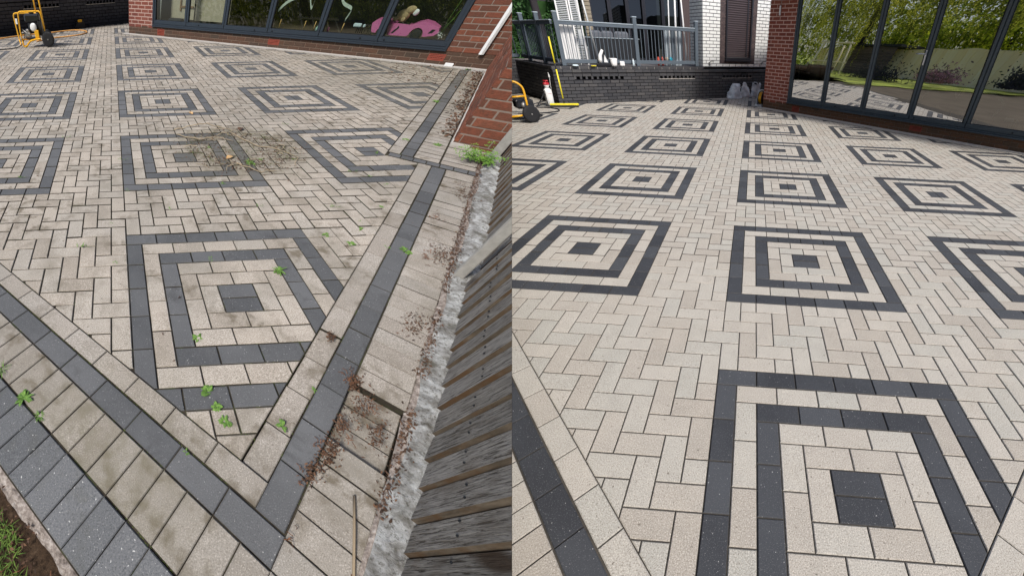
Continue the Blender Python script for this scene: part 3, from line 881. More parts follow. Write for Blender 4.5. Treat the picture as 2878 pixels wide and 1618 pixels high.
# ------------------------------------------------------------------ the house with its folding glass doors
MULL = [0.83, 1.86, 2.90, 3.96, 5.03, 6.10, 7.19]
def build_house(side):
    old = side == 'L'
    fr = wallframe(side)
    ztop = 2.45
    hs = thing('brick_house', fr, 'red brick house end and plinth under the %s glass doors' % ('dark reflecting' if old else 'garden reflecting'), 'house')
    mb = MB()
    # body: wing wall beside the doors (left), room shell
    bricks(hs, fr, 0.0, 0.815, 0.16, ztop, MT['redbrick' + side], MT['pink_mortar' + side], cap=200, back=0.24, H=.059, J=.016, L=.209, mdep=.003)
    # return face of the pier, looking left
    ret = Frame(side, fr.o, fr.E[:, 1] * -1, fr.E[:, 0] * -1, (0, 0, 1))
    bricks(hs, ret, 0.052, 3.2, 0.16, ztop, MT['redbrick' + side], MT['pink_mortar' + side], cap=0, back=0.24, phase=0.25, H=.059, J=.016, L=.209, mdep=.003)
    bricks(hs, ret, 0.052, 3.2, 0.0, 0.155, MT['plinth' + side], MT['brown_mortar' + side], cap=0, back=0.24)
    vents = [(0.99, 1.21, 0.03, 0.16), (4.03, 4.28, 0.06, 0.155)] + ([(6.99, 7.23, 0.06, 0.155)] if old else [])
    bricks(hs, fr, 0.0, 8.16, 0.0, 0.195, MT['plinth' + side], MT['brown_mortar' + side], holes=vents, cap=120, back=0.24, name='plinth_brick')
    for a, b, c, d in vents:
        mb = MB(); mb.box(a, b, -0.05, 0.002, c, c + 0.008); mb.box(a, b, -0.05, 0.002, d - 0.008, d)
        mb.box(a, a + 0.01, -0.05, 0.002, c + 0.008, d - 0.008); mb.box(b - 0.01, b, -0.05, 0.002, c + 0.008, d - 0.008)
        n = 10
        for i in range(1, n): x = a + (b - a) * i / n; mb.box(x - 0.004, x + 0.004, -0.02, 0.0, c + 0.008, d - 0.008)
        for i in range(1, 4): z = c + (d - c) * i / 4; mb.box(a, b, -0.021, -0.001, z - 0.005, z + 0.005)
        mb.build('air_brick', MT['terracotta' + side], fr, hs)
    bricks(hs, fr, 7.20, 8.16, 0.20, ztop, MT['redbrick' + side] if not old else MT['wallbrick' + side], MT['wall_mortar' + side] if old else MT['pink_mortar' + side], cap=160, back=0.24, mdep=.004, J=.013, H=.062)
    mb = MB(); mb.box(-0.15, 8.3, -3.4, 0.35, ztop + 0.01, ztop + 0.22); mb.build('roof_slab', MT['slate'], fr, hs)
    mb = MB()
    mb.box(0.86, 7.15, -3.2, -0.20, 0.18, 0.22); mb.build('floor', MT['roomfloor' + side], fr, hs)
    mb = MB(); mb.box(0.05, 8.0, -3.30, -3.2, 0.2, ztop - 0.02); mb.box(0.60, 0.80, -3.2, -0.25, 0.2, ztop - 0.02); mb.box(7.22, 7.4, -3.2, -0.25, 0.2, ztop - 0.02); mb.box(0.81, 7.21, -3.2, -0.02, ztop - 0.05, ztop)
    mb.build('inner_wall', MT['room' + side], fr, hs)
    # folding doors
    dr = thing('folding_doors', fr, 'six dark grey framed glass folding doors, %s' % ('bunting and a pink toy car behind' if old else 'reflecting a sunny garden'), 'glass doors', origin=(0.83, 0, 0.2))
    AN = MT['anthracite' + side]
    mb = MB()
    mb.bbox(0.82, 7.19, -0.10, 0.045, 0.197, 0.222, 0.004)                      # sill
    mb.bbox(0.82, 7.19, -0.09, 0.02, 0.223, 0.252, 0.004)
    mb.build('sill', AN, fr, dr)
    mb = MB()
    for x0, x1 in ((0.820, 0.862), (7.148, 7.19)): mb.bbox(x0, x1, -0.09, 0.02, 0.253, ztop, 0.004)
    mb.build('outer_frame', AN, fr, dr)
    for i in range(6):
        a, b = MULL[i] + (0.03 if i == 0 else 0.004), MULL[i + 1] - (0.04 if i == 5 else 0.004)
        lf = link('door_leaf', None, fr.w([(a, 0, 0.253)])[0], dr); lf.empty_display_size = 0.05
        mb = MB(); sw = 0.052
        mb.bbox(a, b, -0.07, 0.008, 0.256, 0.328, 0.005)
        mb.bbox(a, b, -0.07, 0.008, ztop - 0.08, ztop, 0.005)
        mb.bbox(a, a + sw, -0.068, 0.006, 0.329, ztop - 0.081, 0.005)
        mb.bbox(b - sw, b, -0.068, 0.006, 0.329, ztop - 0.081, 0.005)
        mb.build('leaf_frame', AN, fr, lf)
        mb = MB()
        for x0, x1, z0, z1 in ((a + sw, b - sw, 0.328, 0.338), (a + sw, b - sw, ztop - 0.09, ztop - 0.081), (a + sw, a + sw + 0.010, 0.338, ztop - 0.09), (b - sw - 0.010, b - sw, 0.338, ztop - 0.09)):
            mb.box(x0, x1, -0.05, -0.008, z0, z1)
        mb.build('gasket', MT['gasket' + side], fr, lf)
        mb = MB(); mb.poly([(a + sw, -0.03, 0.33), (b - sw, -0.03, 0.33), (b - sw, -0.03, ztop - 0.085), (a + sw, -0.03, ztop - 0.085)])
        mb.build('glass_pane', MT['glass' + side], fr, lf)
        if i in (1, 2, 3, 4, 5):
            mb = MB(); xc = a + (0.36 if i in (1,) else 0.10 if i % 2 == 1 else (b - a) * 0.72); mb.lathe([(0.016, 0.0075), (0.014, 0.014)], 10, (xc, 0, 0.288), 'y')
            mb.build('drain_cap', MT['gasket' + side], fr, lf)
        if not old and i == 2:
            mb = MB(); mb.bbox(b - 0.045, b - 0.015, 0.008, 0.018, 1.18, 1.42, 0.004, 0); mb.tube([(b - 0.03, 0.015, 1.36), (b - 0.03, 0.055, 1.36), (b - 0.16, 0.06, 1.355)], 0.010, 8)
            mb.build('door_handle', MT['silver'], fr, lf)
    return hs, dr
for s in 'LR': build_house(s)

# ------------------------------------------------------------------ the dark garden wall
def build_darkwall(side):
    old = side == 'L'
    fr = backframe(side)
    t0 = -1.6 if old else 0.0
    t1 = 7.2
    if old: t0 = 0.0
    dk = thing('garden_wall', fr, 'dark painted brick retaining wall %s' % ('behind the yellow pressure washer' if old else 'below the grey railing, behind the yellow broom'), 'wall')
    vents = [(0.47, 1.72, 0.535, 0.60), (2.71, 3.84, 0.535, 0.60), (4.76, 5.86, 0.535, 0.60)]
    bricks(dk, fr, t0, t1, 0.0, 0.675, MT['darkbrick' + side], MT['dark_mortar' + side], holes=vents, cap=295, jig=0.005, back=0.28, mdep=0.012, J=.013, H=.062)
    for a, b, c, d in vents:
        n = 9
        for i in range(n):
            x0 = a + (b - a) * i / n
            mb = MB(); frontbox(mb, x0, x0 + (b - a) / n * 0.36, -0.10, -0.004, c + 0.002, d - 0.002)
            mb.build('vent_brick', MT['darkbrick' + side], fr, dk, origin=(x0, 0, c))
        mb = MB(); mb.box(a, b, -0.30, -0.12, c, d); mb.build('vent_recess', MT['gasket' + side], fr, dk)
        if c > 0 and not (a < 1 and not old):
            mb = MB(); mb.box(a, b, -0.02, 0.006, c - 0.012, c - 0.001); mb.build('vent_sill', MT['kerb' + side], fr, dk)
    # coping course
    x = t0
    while x < t1:
        mb = MB(); frontbox(mb, x, min(x + 0.218, t1), -0.28, 0.022 + rnd.uniform(-.002, .002), 0.684, 0.745)
        mb.build('coping_brick', MT['darkbrick' + side], fr, dk, origin=(x, 0, 0.684)); x += 0.226
    x = t0
    lim = 4.10
    while x < (lim if not old else t1):
        mb = MB(); frontbox(mb, x, x + 0.210, -0.30, -0.035, 0.752, 0.815)
        mb.build('top_brick', MT['darkbrick' + side], fr, dk, origin=(x, 0, 0.75)); x += 0.219
    if not old:
        mb = MB(); mb.box(t0, 4.09, -0.295, -0.043, 0.750, 0.808); mb.build('top_mortar', MT['kerb' + side], fr, dk)
    # left return of the wall and the piece beyond it
    lf = Frame(side, fr.o, (*pq(-.02, 1.0), 0), (*pq(-1.0, -.02), 0), (0, 0, 1))
    bricks(dk, lf, 0.052, 2.72, 0.0, 0.815, MT['darkbrick' + side], MT['dark_mortar' + side], cap=0, back=0.3, jig=0.003)
    lf2 = Frame(side, lf.o + lf.E[:, 0] * 2.70, (*pq(-1.0, 0), 0), (*pq(0, -1.0), 0), (0, 0, 1))
    bricks(dk, lf2, 0.0, 4.0, 0.0, 0.815, MT['darkbrick' + side], MT['dark_mortar' + side], cap=0, back=0.3, jig=0.003)
    mb = MB(); mb.box(0.0, 7.2, -6.0, -0.30, 0.70, 0.80); mb.box(-4.0, 0.0, -6.0, -2.85, 0.70, 0.80)
    struct(mb.build('terrace', MT['decking'], fr), 'raised terrace floor behind the dark wall')
    return fr, lf, lf2
AF = {s: build_darkwall(s) for s in 'LR'}

# ------------------------------------------------------------------ helpers for plants and small things
def leaf(mb, base, d, L, w, droop=0.3, mat=0, seg=3):
    """a bent blade or leaf from base in direction d (plan angle), rising"""
    c, s = math.cos(d), math.sin(d)
    pts = []
    for i in range(seg + 1):
        t = i / seg
        r = L * t * (1 - 0.15 * t); z = L * (0.75 * t - droop * t * t * 1.6)
        hw = w * math.sin(PI * (0.12 + 0.84 * t)) * 0.5
        x, y = base[0] + c * r, base[1] + s * r
        pts.append(((x - s * hw, y + c * hw, base[2] + z), (x, y, base[2] + z - hw * 0.25), (x + s * hw, y - c * hw, base[2] + z)))
    for a, b in zip(pts, pts[1:]):
        mb.poly((a[0], a[1], b[1], b[0]), mat); mb.poly((a[1], a[2], b[2], b[1]), mat)
def card(mb, p, n, s, mat=0, r=rnd):
    a = r.uniform(0, 2 * PI)
    n = np.array(n); n = n / np.linalg.norm(n)
    t = np.cross(n, [0.3, 0.5, 0.8]); t /= np.linalg.norm(t); b = np.cross(n, t)
    t, b = t * math.cos(a) + b * math.sin(a), -t * math.sin(a) + b * math.cos(a)
    p = np.array(p)
    mb.poly([p - t * s, p - b * s * 0.45, p + t * s, p + b * s * 0.45], mat)

# ================================================================== LEFT STATE
FL = Frame('L')
PQL = Frame('L', (0, 0, 0), (1 / S2, 1 / S2, 0), (-1 / S2, 1 / S2, 0), (0, 0, 1))     # x = p, y = q
# brick wall along the right border, seen from its end
bw = thing('brick_wall', PQL, 'weathered red brick wall end with pale footing beside the timber fence', 'wall', origin=(4.1, -0.56, 0))
sidef = Frame('L', PQL.o + PQL.E @ np.array([4.12, -0.555, 0]), PQL.E[:, 0], PQL.E[:, 1], (0, 0, 1))
bricks(bw, sidef, 0.052, 4.1, 0.03, 2.3, MT['wallbrickL'], MT['wall_mortarL'], cap=180, back=0.12, jig=0.004, mdep=.004)
endf = Frame('L', PQL.o + PQL.E @ np.array([4.10, -0.56, 0]), -PQL.E[:, 1], -PQL.E[:, 0], (0, 0, 1))
bricks(bw, endf, 0.0, 1.6, -0.045, 2.3, MT['wallbrickL'], MT['wall_mortarL'], cap=200, back=0.12, jig=0.004, phase=0.3, mdep=.004)
mb = MB(); mb.box(4.08, 8.2, -0.70, -0.549, -0.05, 0.02); mb.box(3.98, 4.12, -1.6, -.56, -.12, -.012); mb.build('footing', MT['kerbL'], PQL, bw)
wl = wallframe('L')
mb = MB(); mb.tube([(7.67, 0.05, 0.20), (7.67, 0.05, 2.4)], 0.034, 4, smooth=False)
dp = tag(mb.build('downpipe', MT['white_pvc'], wl, origin=(7.67, 0.05, 0.2)), 'white plastic downpipe ending above the brown bricks in the corner', 'downpipe')
mb = MB(); mb.bbox(7.60, 7.74, 0.0, 0.014, 0.9, 0.93, 0.003); mb.build('bracket', MT['white_pvc'], wl, dp)
mb = MB(); mb.bbox(7.28, 7.40, 0.02, 0.08, 0.0, 0.05, 0.006)
tag(mb.build('loose_block', MT['white_pvc'], wl, origin=(7.34, .05, 0)), 'small pale loose block lying under the downpipe', 'block')

# timber fence with lapped upright boards
fn = thing('timber_fence', PQL, 'grey weathered timber fence of lapped upright boards on rough concrete', 'fence', origin=(0.2, -0.92, 0))
pos = [-0.24, -0.12, 0.0, 0.11, 0.223, 0.330, 0.450, 0.567, 0.689, 0.816, 0.945, 1.066, 1.181, 1.306, 1.438, 1.560, 1.684, 1.793]
FQ = -0.905
def board(p0, p1, z0, qq=FQ):
    mb = MB()
    lean = rnd.uniform(-0.003, 0.003); thick = rnd.uniform(.017, .023); z0 += rnd.uniform(-.012, .012)
    vs = []
    for z in (z0, 1.9):
        vs += [(p0, qq + thick + lean, z), (p1 - 0.010, qq + 0.010, z), (p1 - 0.010, qq - 0.006, z), (p0, qq - 0.002, z)]
    mb.mesh(vs, [(0, 1, 2, 3), (4, 5, 6, 7), (0, 1, 5, 4), (1, 2, 6, 5), (2, 3, 7, 6)], 0)
    mb.mesh(vs, [(3, 0, 4, 7)], 1)
    bo = mb.build('board', [MT['timber'], MT['timber_edge']], PQL, fn, origin=(p0, qq, z0))
    if bo is not None:
        mb = MB(); mb.lathe([(.004, qq + thick + .001), (.003, qq + thick + .004)], 6, (p0 + .03, 0, z0 + .22), 'y'); mb.lathe([(.004, qq + thick - .002), (.003, qq + thick + .001)], 6, (p0 + .075, 0, z0 + .215), 'y')
        mb.build('nail', MT['gasketL'], PQL, bo)
    return bo
for a, b in zip(pos, pos[1:]): board(a, b, rnd.uniform(-0.012, 0.012))
x = 1.86
while x < 4.05:
    board(x, x + 0.125, rnd.uniform(-0.02, 0.0), FQ - 0.055); x += 0.118
mb = MB(); mb.bbox(1.795, 1.83, -0.875, -0.828, -0.04, 1.95, 0.005); mb.build('post', MT['post_timber'], PQL, fn, origin=(1.82, -.88, 0))
mb = MB(); mb.bbox(4.02, 4.06, -0.93, -0.86, -0.04, 1.95, 0.005); mb.build('post', MT['post_timber'], PQL, fn, origin=(4.05, -.9, 0))
mb = MB(); mb.box(-0.6, 4.1, -1.03, -0.975, 0.4, 0.48); mb.box(-0.6, 4.1, -1.03, -0.975, 1.4, 1.48); mb.build('rail', MT['timber'], PQL, fn)

mb = MB(); mb.box(-0.5, 1.79, -0.96, FQ - .008, -.03, 1.9); mb.box(1.84, 4.02, -1.02, FQ - .065, -.03, 1.9); mb.build('shadow_backing', MT['timber_edge'], PQL, fn)  # added dark backing, its colour gives the shadow lines between the boards
# rough concrete footing under the fence and the mortar bead beside the border blocks
from mathutils import noise as mnoise, Vector
def strip(q_of, prof, p0, p1, dp, amp, seed, mat, name, nq, label, cat, facet=False):
    mb = MB(); n = int((p1 - p0) / dp); V = []
    for i in range(n + 1):
        p = p0 + i * dp
        qa, qb = q_of(p)
        for j in range(nq + 1):
            t = j / nq
            q = qa + (qb - qa) * t
            w = mnoise.noise(Vector((p * 9 + seed, q * 9, 1.3))) + 0.6 * mnoise.noise(Vector((p * 26 + seed, q * 26, 4.1))) + 0.3 * mnoise.noise(Vector((p * 60, q * 60, seed)))
            V.append((p, q + 0.004 * w, prof(t) + amp * w * math.sin(PI * min(1, t * 1.1 + 0.05))))
    F = [(i * (nq + 1) + j, (i + 1) * (nq + 1) + j, (i + 1) * (nq + 1) + j + 1, i * (nq + 1) + j + 1) for i in range(n) for j in range(nq)]
    mb.mesh(V, F, 0, not facet)
    return tag(mb.build(name, mat, PQL, origin=(p0, q_of(p0)[0], 0), normals=False), label, cat)
wob = lambda p: 0.018 * math.sin(p * 7.3) + 0.010 * math.sin(p * 19.1 + 1)
strip(lambda p: (-0.812 + .6 * wob(p) - (0.01 if p > 1.9 else 0), -0.955 if p < 1.85 else -0.995), lambda t: -0.004 + 0.018 * math.sin(PI * t) - 0.016 * t, -0.45, 4.05, 0.008, 0.0075, 3.0, MT['haunch'], 'concrete_footing', 16, 'rough grey trowelled concrete along the foot of the timber fence', 'footing')
strip(lambda p: (-0.800 + 0.004 * math.sin(p * 11), -0.826 + .6 * wob(p) - (0.015 if p > 1.9 else 0)), lambda t: -0.008 + 0.010 * math.sin(PI * t), -0.45, 4.05, 0.012, 0.007, 8.0, MT['oldmortar'], 'mortar_bead', 6, 'crumbling pinkish mortar bead between the border blocks and the concrete', 'mortar')

# soil, grass and litter in the near corner
mb = MB(); N_ = 60
V = []
for i in range(N_ + 1):
    for j in range(41):
        p = -0.47 - 1.6 * (i / N_) ** 1.4; q = -1.2 + 5.2 * j / 40
        V.append((p, q, -0.030 + 0.018 * mnoise.noise(Vector((p * 8, q * 8, 0))) + 0.008 * mnoise.noise(Vector((p * 30, q * 30, 5)))))
mb.mesh(V, [(i * 41 + j, i * 41 + j + 1, (i + 1) * 41 + j + 1, (i + 1) * 41 + j) for i in range(N_) for j in range(40)], 0, True)
struct(mb.build('soil', MT['soil'], PQL, normals=False), 'bare brown soil beside the dark edging blocks')
mb = MB(); V = []
for i in range(161):
    q = -1.1 + i * 0.02; wv = mnoise.noise(Vector((q * 5, 0, 3))) * .022 + mnoise.noise(Vector((q * 17, 0, 8))) * .010
    for j in range(6):
        t_ = j / 5; p = -0.474 - t_ * max(.008, .042 + wv)
        V.append((p, q, -.012 - .030 * t_ ** 2 + .006 * mnoise.noise(Vector((p * 50, q * 50, 1)))))
mb.mesh(V, [(i * 6 + j, (i + 1) * 6 + j, (i + 1) * 6 + j + 1, i * 6 + j + 1) for i in range(160) for j in range(5)])
tag(mb.build('edging_mortar', MT['oldmortar'], PQL, origin=(-0.5, 0, 0)), 'broken mortar strip between the dark edging blocks and the soil', 'mortar')
mb = MB()
for i in range(9000):
    p = -0.53 - abs(rnd.gauss(0, 0.16)) - 0.02; q = rnd.uniform(-1.0, 1.6)
    dens = mnoise.noise(Vector((p * 7, q * 7, 2)))
    if dens < -0.02 or q > -0.28 + 0.9 * (-0.5 - p) * 3 + 1.2: continue
    leaf(mb, (p, q, -0.03), rnd.uniform(0, 2 * PI), rnd.uniform(0.018, 0.05), rnd.uniform(0.0018, 0.0035), 0.35, seg=2)
stuff(mb.build('grass', MT['grass'], PQL, normals=False), 'thin green grass growing in the soil by the dark edging blocks', 'grass')
def clover(name, u, v, n, size, label, cat='weed', group='weeds growing between the weathered blocks', key='weed', z=-0.004, up=0.0, ang=None, wid=0.36, fr=FL):
    """a rosette of leaves at plan u, v"""
    mb = MB()
    for i in range(n):
        d = rnd.uniform(0, 2 * PI) if ang is None else ang + rnd.uniform(-0.9, 0.9)
        L = size * rnd.uniform(0.5, 1.0)
        b = (u + rnd.uniform(-1, 1) * size * 0.10, v + rnd.uniform(-1, 1) * size * 0.10, z)
        leaf(mb, b, d, L, L * wid * rnd.uniform(0.7, 1.2), rnd.uniform(0.25, 0.6) - up)
    return tag(mb.build(name, MT[key], fr, origin=(u, v, 0), normals=False), label, cat, group)
W = [  # positions back-projected offline from image pixels; same for washers, hoses, sacks, car outline
 (0.513, 0.927, 13, 0.050, 'wiry grass seedling on the upper dark ring of the nearest square', 0.16),
 (0.886, 0.795, 22, 0.085, 'spreading green weed at the right inside of the nearest square', 0.26),
 (0.322, 0.347, 16, 0.055, 'bright green weed on the lower light ring of the nearest square', 0.5),
 (0.308, 0.075, 14, 0.060, 'round leaved weed on the bottom dark ring of the nearest square', 0.75),
 (0.33, 0.010, 10, 0.050, 'upright leafy weed just below the nearest square', 0.7),
 (0.345, -0.05, 14, 0.055, 'tangled low weed in the corner where the borders meet', 0.5),
 (1.447, 1.006, 9, 0.062, 'blue green broad leaf weed on the herringbone left of the border', 0.55),
 (1.661, 0.972, 9, 0.040, 'small weed in the joint between light and dark border rows', 0.4),
 (1.746, 0.926, 14, 0.085, 'tall dandelion like weed on the dark border row', 0.34),
 (1.334, 1.121, 15, 0.055, 'leafy weed at the upper right of the nearest square', 0.45),
 (1.595, 1.172, 10, 0.050, 'slender weed on the herringbone above the blue green weed', 0.4),
 (1.640, 1.250, 8, 0.040, 'tiny upright seedling above the slender weed', 0.4),
 (1.909, 1.430, 9, 0.050, 'low weed in the herringbone near the light border row', 0.4),
 (2.150, 1.760, 8, 0.045, 'small weed against the light border row, halfway up', 0.4),
 (2.923, 2.648, 12, 0.070, 'weed clump at the lower tip of the cut square', 0.4),
 (3.150, 2.500, 14, 0.075, 'weed on the dark border row beside the step', 0.45),
 (1.179, 2.235, 20, 0.110, 'tall green weed growing out of the broken ring', 0.28),
 (1.300, 2.300, 10, 0.080, 'grassy weed at the right edge of the sunken patch', 0.14),
 (1.610, 2.288, 12, 0.070, 'yellow green grass tuft right of the sunken patch', 0.12),
 (0.880, 2.620, 12, 0.060, 'pale weed in the middle of the sunken patch', 0.3),
 (0.827, 1.865, 8, 0.050, 'small weed just below the second square', 0.3),
 (-0.469, 0.090, 22, 0.070, 'fresh green weed clump between soldier blocks and dark edging', 0.4),
 (-0.390, 0.011, 18, 0.050, 'small grassy weed at the inner edge of the dark edging', 0.14),
 (-0.590, 0.230, 18, 0.085, 'pale grass tuft at the left edge of the soldier blocks', 0.07),
 (0.178, -0.151, 9, 0.030, 'tiny weed in the light border row near the corner', 0.3),
 (0.566, -0.079, 8, 0.045, 'yellowing seedling on the light border row at the corner', 0.5),
 (-0.077, 0.927, 8, 0.035, 'tiny seedling left of the nearest square', 0.45),
 (0.331, 1.511, 9, 0.040, 'tiny weed in the herringbone above the nearest square', 0.4),
 (0.029, 1.815, 10, 0.045, 'small green tuft at the lower left corner of the second square', 0.2),
 (0.760, 0.060, 7, 0.025, 'tiny sprig in a joint of the light border beside the big square', 0.4),
 (-0.101, 1.357, 7, 0.026, 'tiny sprig in the herringbone midway between the two squares', 0.3),
 (4.15, 3.85, 16, 0.100, 'green weed on the border beside the red brick wall', 0.3),
 (6.0, 5.55, 12, 0.110, 'small plant growing from the corner of house and wall', 0.4),
]
for k_, (u, v) in enumerate(((-0.9, 2.1), (2.1, 1.9), (2.45, 2.35), (0.0, 2.4), (-0.3, 1.1), (1.9, 3.2), (2.0, 2.0), (-0.6, 3.0), (1.0, 1.5), (1.55, 1.45))):
    mb = MB()
    for i in range(9): leaf(mb, (u + rnd.gauss(0, .022), v + rnd.gauss(0, .006), -.004), rnd.uniform(0, 6.3), rnd.uniform(.015, .04), .006, .15, seg=2)
    tag(mb.build('seedling', MT['weed'], FL, origin=(u, v, 0), normals=False), 'sparse grass seedlings in a herringbone joint ' + ('far left of the second square', 'right of the nearest square, lower one', 'right of the nearest square, upper one', 'just left of the second square', 'well left of the nearest square', 'left of the cut square by the border', 'right of the nearest square, middle one', 'left of the third square row', 'above the top edge of the nearest square', 'near the upper right corner of the nearest square')[k_], 'seedling', 'grass seedlings in the herringbone joints')
for u, v, n, sz, lab, wd in W: clover('weed', u, v, int(n * 1.5), sz * .72, lab, wid=wd * .75)
mb = MB()
for i in range(60):
    a = rnd.uniform(0, 2 * PI); L = rnd.uniform(0.05, 0.14); b = (3.20 + rnd.gauss(0, 0.05), 2.08 + rnd.gauss(0, 0.04), 0.0)
    tip = (b[0] + L * math.cos(a), b[1] + L * math.sin(a)); h = L * rnd.uniform(.5, 1.1)
    for k in range(6):
        t_ = .25 + k * .15; x, y, z = b[0] + (tip[0] - b[0]) * t_, b[1] + (tip[1] - b[1]) * t_, h * math.sin(t_ * 2.4)
        for sg_ in (-1, 1): leaf(mb, (x, y, z), a + sg_ * 1.0, rnd.uniform(.018, .034), .010, .5, seg=2)
tag(mb.build('fern_weed', MT['fernweed'], FL, origin=(3.18, 2.1, 0), normals=False), 'big bright green ferny weed where the fence meets the brick wall', 'weed')
mb = MB()
for i in range(3200):
    ax = rnd.random() < 0.5
    i0, j0 = rnd.randrange(-12, 40), rnd.randrange(-3, 30)
    t = rnd.random()
    u, v = (i0 * 0.1 + rnd.uniform(-.003, .003), j0 * 0.1 + t * 0.1) if ax else (i0 * 0.1 + t * 0.1, j0 * 0.1 + rnd.uniform(-.003, .003))
    if mnoise.noise(Vector((u * 2.2, v * 2.2, 7))) < -0.05: continue
    if pcoord(u, v) < 0.14 or qcoord(u, v) < -0.39: continue
    for k in range(4):
        leaf(mb, (u + rnd.uniform(-.006, .006), v + rnd.uniform(-.006, .006), -0.006), rnd.uniform(0, 6.3), rnd.uniform(0.005, 0.013), 0.005, 0.5, seg=1)
for q_, p0, p1 in ((-0.40, 0.2, 3.4), (-0.50, 0.2, 3.4), (-0.605, 0.1, 3.4)):
    for i in range(160):
        p = rnd.uniform(p0, p1); u, v = pq(p, q_ + rnd.uniform(-.003, .003))
        leaf(mb, (u, v, -0.006), rnd.uniform(0, 6.3), rnd.uniform(0.004, 0.010), 0.004, 0.5, seg=1)
for p_ in (0.128, 0.028, -0.08, -0.28):
    for i in range(420):
        q = rnd.uniform(-0.4, 2.4); 
        if mnoise.noise(Vector((p_ * 9, q * 2.5, 3))) < -0.15: continue
        u, v = pq(p_ + rnd.uniform(-.004, .004), q)
        leaf(mb, (u, v, -0.006), rnd.uniform(0, 6.3), rnd.uniform(0.004, 0.012), 0.005, 0.5, seg=1)
stuff(mb.build('moss', MT['moss'], FL, normals=False), 'moss and tiny seedlings in the joints of the weathered blocks', 'moss')
# leaf litter, needles, twigs, dry leaves
mb = MB()
def crumb(p, q, s):
    u, v = pq(p, q); card(mb, (u, v, 0.003 + rnd.random() * 0.008), (rnd.uniform(-.7, .7), rnd.uniform(-.7, .7), 1), s)
for i in range(2600):
    p = rnd.uniform(-0.35, 4.0); 
    if mnoise.noise(Vector((p * 3.0, 0.3, 9))) < -0.28: continue
    crumb(p, -0.812 + rnd.gauss(0, 0.013), rnd.uniform(0.003, 0.009))
for p0, q0, n, s in ((0.36, -0.62, 220, 0.03), (0.62, -0.66, 160, 0.035), (0.72, -0.61, 140, 0.02), (0.50, -0.62, 120, 0.02), (0.90, -0.45, 90, 0.015), (0.26, -0.60, 120, 0.02), (1.25, -0.74, 200, 0.04), (0.55, -0.74, 160, 0.03), (2.0, -0.76, 260, 0.06), (3.0, -0.77, 200, 0.06)):
    for i in range(n): crumb(p0 + rnd.gauss(0, s * 1.3), q0 + rnd.gauss(0, s * 0.6), rnd.uniform(0.003, 0.008))
for i in range(900): crumb(rnd.uniform(4.3, 8.1), -0.50 + rnd.gauss(0, 0.05), rnd.uniform(0.008, 0.028))
for i in range(360): crumb(rnd.uniform(6.6, 8.1), rnd.uniform(-0.5, 0.7), rnd.uniform(0.006, 0.024))
for i in range(1500): 
    a = rnd.uniform(0, 6.3); r = rnd.gauss(0.40, 0.13)
    u, v = 1.16 + r * math.cos(a), 2.56 + 0.95 * r * math.sin(a); card(mb, (u, v, 0.004), (rnd.uniform(-.7, .7), rnd.uniform(-.7, .7), 1), rnd.uniform(0.003, 0.013))
for i in range(260):
    u, v = rnd.uniform(-1.5, 5.0), rnd.uniform(0.2, 8.0); card(mb, (u, v, 0.004), (rnd.uniform(-.7, .7), rnd.uniform(-.7, .7), 1), rnd.uniform(0.003, 0.010))
for i in range(500):
    p, q = -0.50 - abs(rnd.gauss(0, 0.10)), rnd.uniform(-0.9, 0.5)
    u, v = pq(p, q); card(mb, (u, v, -0.015 + rnd.random() * .01), (rnd.uniform(-.7, .7), rnd.uniform(-.7, .7), 1), rnd.uniform(0.004, 0.010))
stuff(mb.build('leaf_litter', MT['litter'], FL, normals=False), 'brown leaf crumbs gathered along the fence and in the corners', 'leaf litter')
mb = MB()
def needles(p, q, n, s, L=0.05, zz=0.006):
    n = int(n * .5); L = L * .62; s = s * .9
    for i in range(n):
        a = rnd.uniform(0, 2 * PI); u, v = pq(p + rnd.gauss(0, s), q + rnd.gauss(0, s * .6)); l = rnd.uniform(.4, 1) * L
        mb.tube([(u, v, zz), (u + .5 * l * math.cos(a), v + .5 * l * math.sin(a), zz + .006), (u + l * math.cos(a + .3), v + l * math.sin(a + .3), zz)], 0.0012, 3, smooth=False, cap=False)
needles(0.73, -0.585, 34, 0.022); needles(0.47, -0.66, 26, 0.022, 0.04); needles(0.36, -0.60, 14, 0.02, 0.04); needles(1.9, -0.70, 40, 0.05, 0.07); needles(2.45, -0.66, 24, 0.05, 0.07)
needles(0.64, -0.69, 22, 0.03, 0.045); needles(0.22, -0.57, 14, 0.02, 0.04); needles(0.03, -0.62, 12, 0.02, 0.04)
for i in range(16): needles(-0.56 - rnd.random() * 0.12, rnd.uniform(-0.75, 0.05), 9, 0.03, 0.06, -0.012)
stuff(mb.build('pine_needles', MT['needles'], FL, normals=False), 'reddish dry needles lying on the border blocks and soil', 'pine needles')
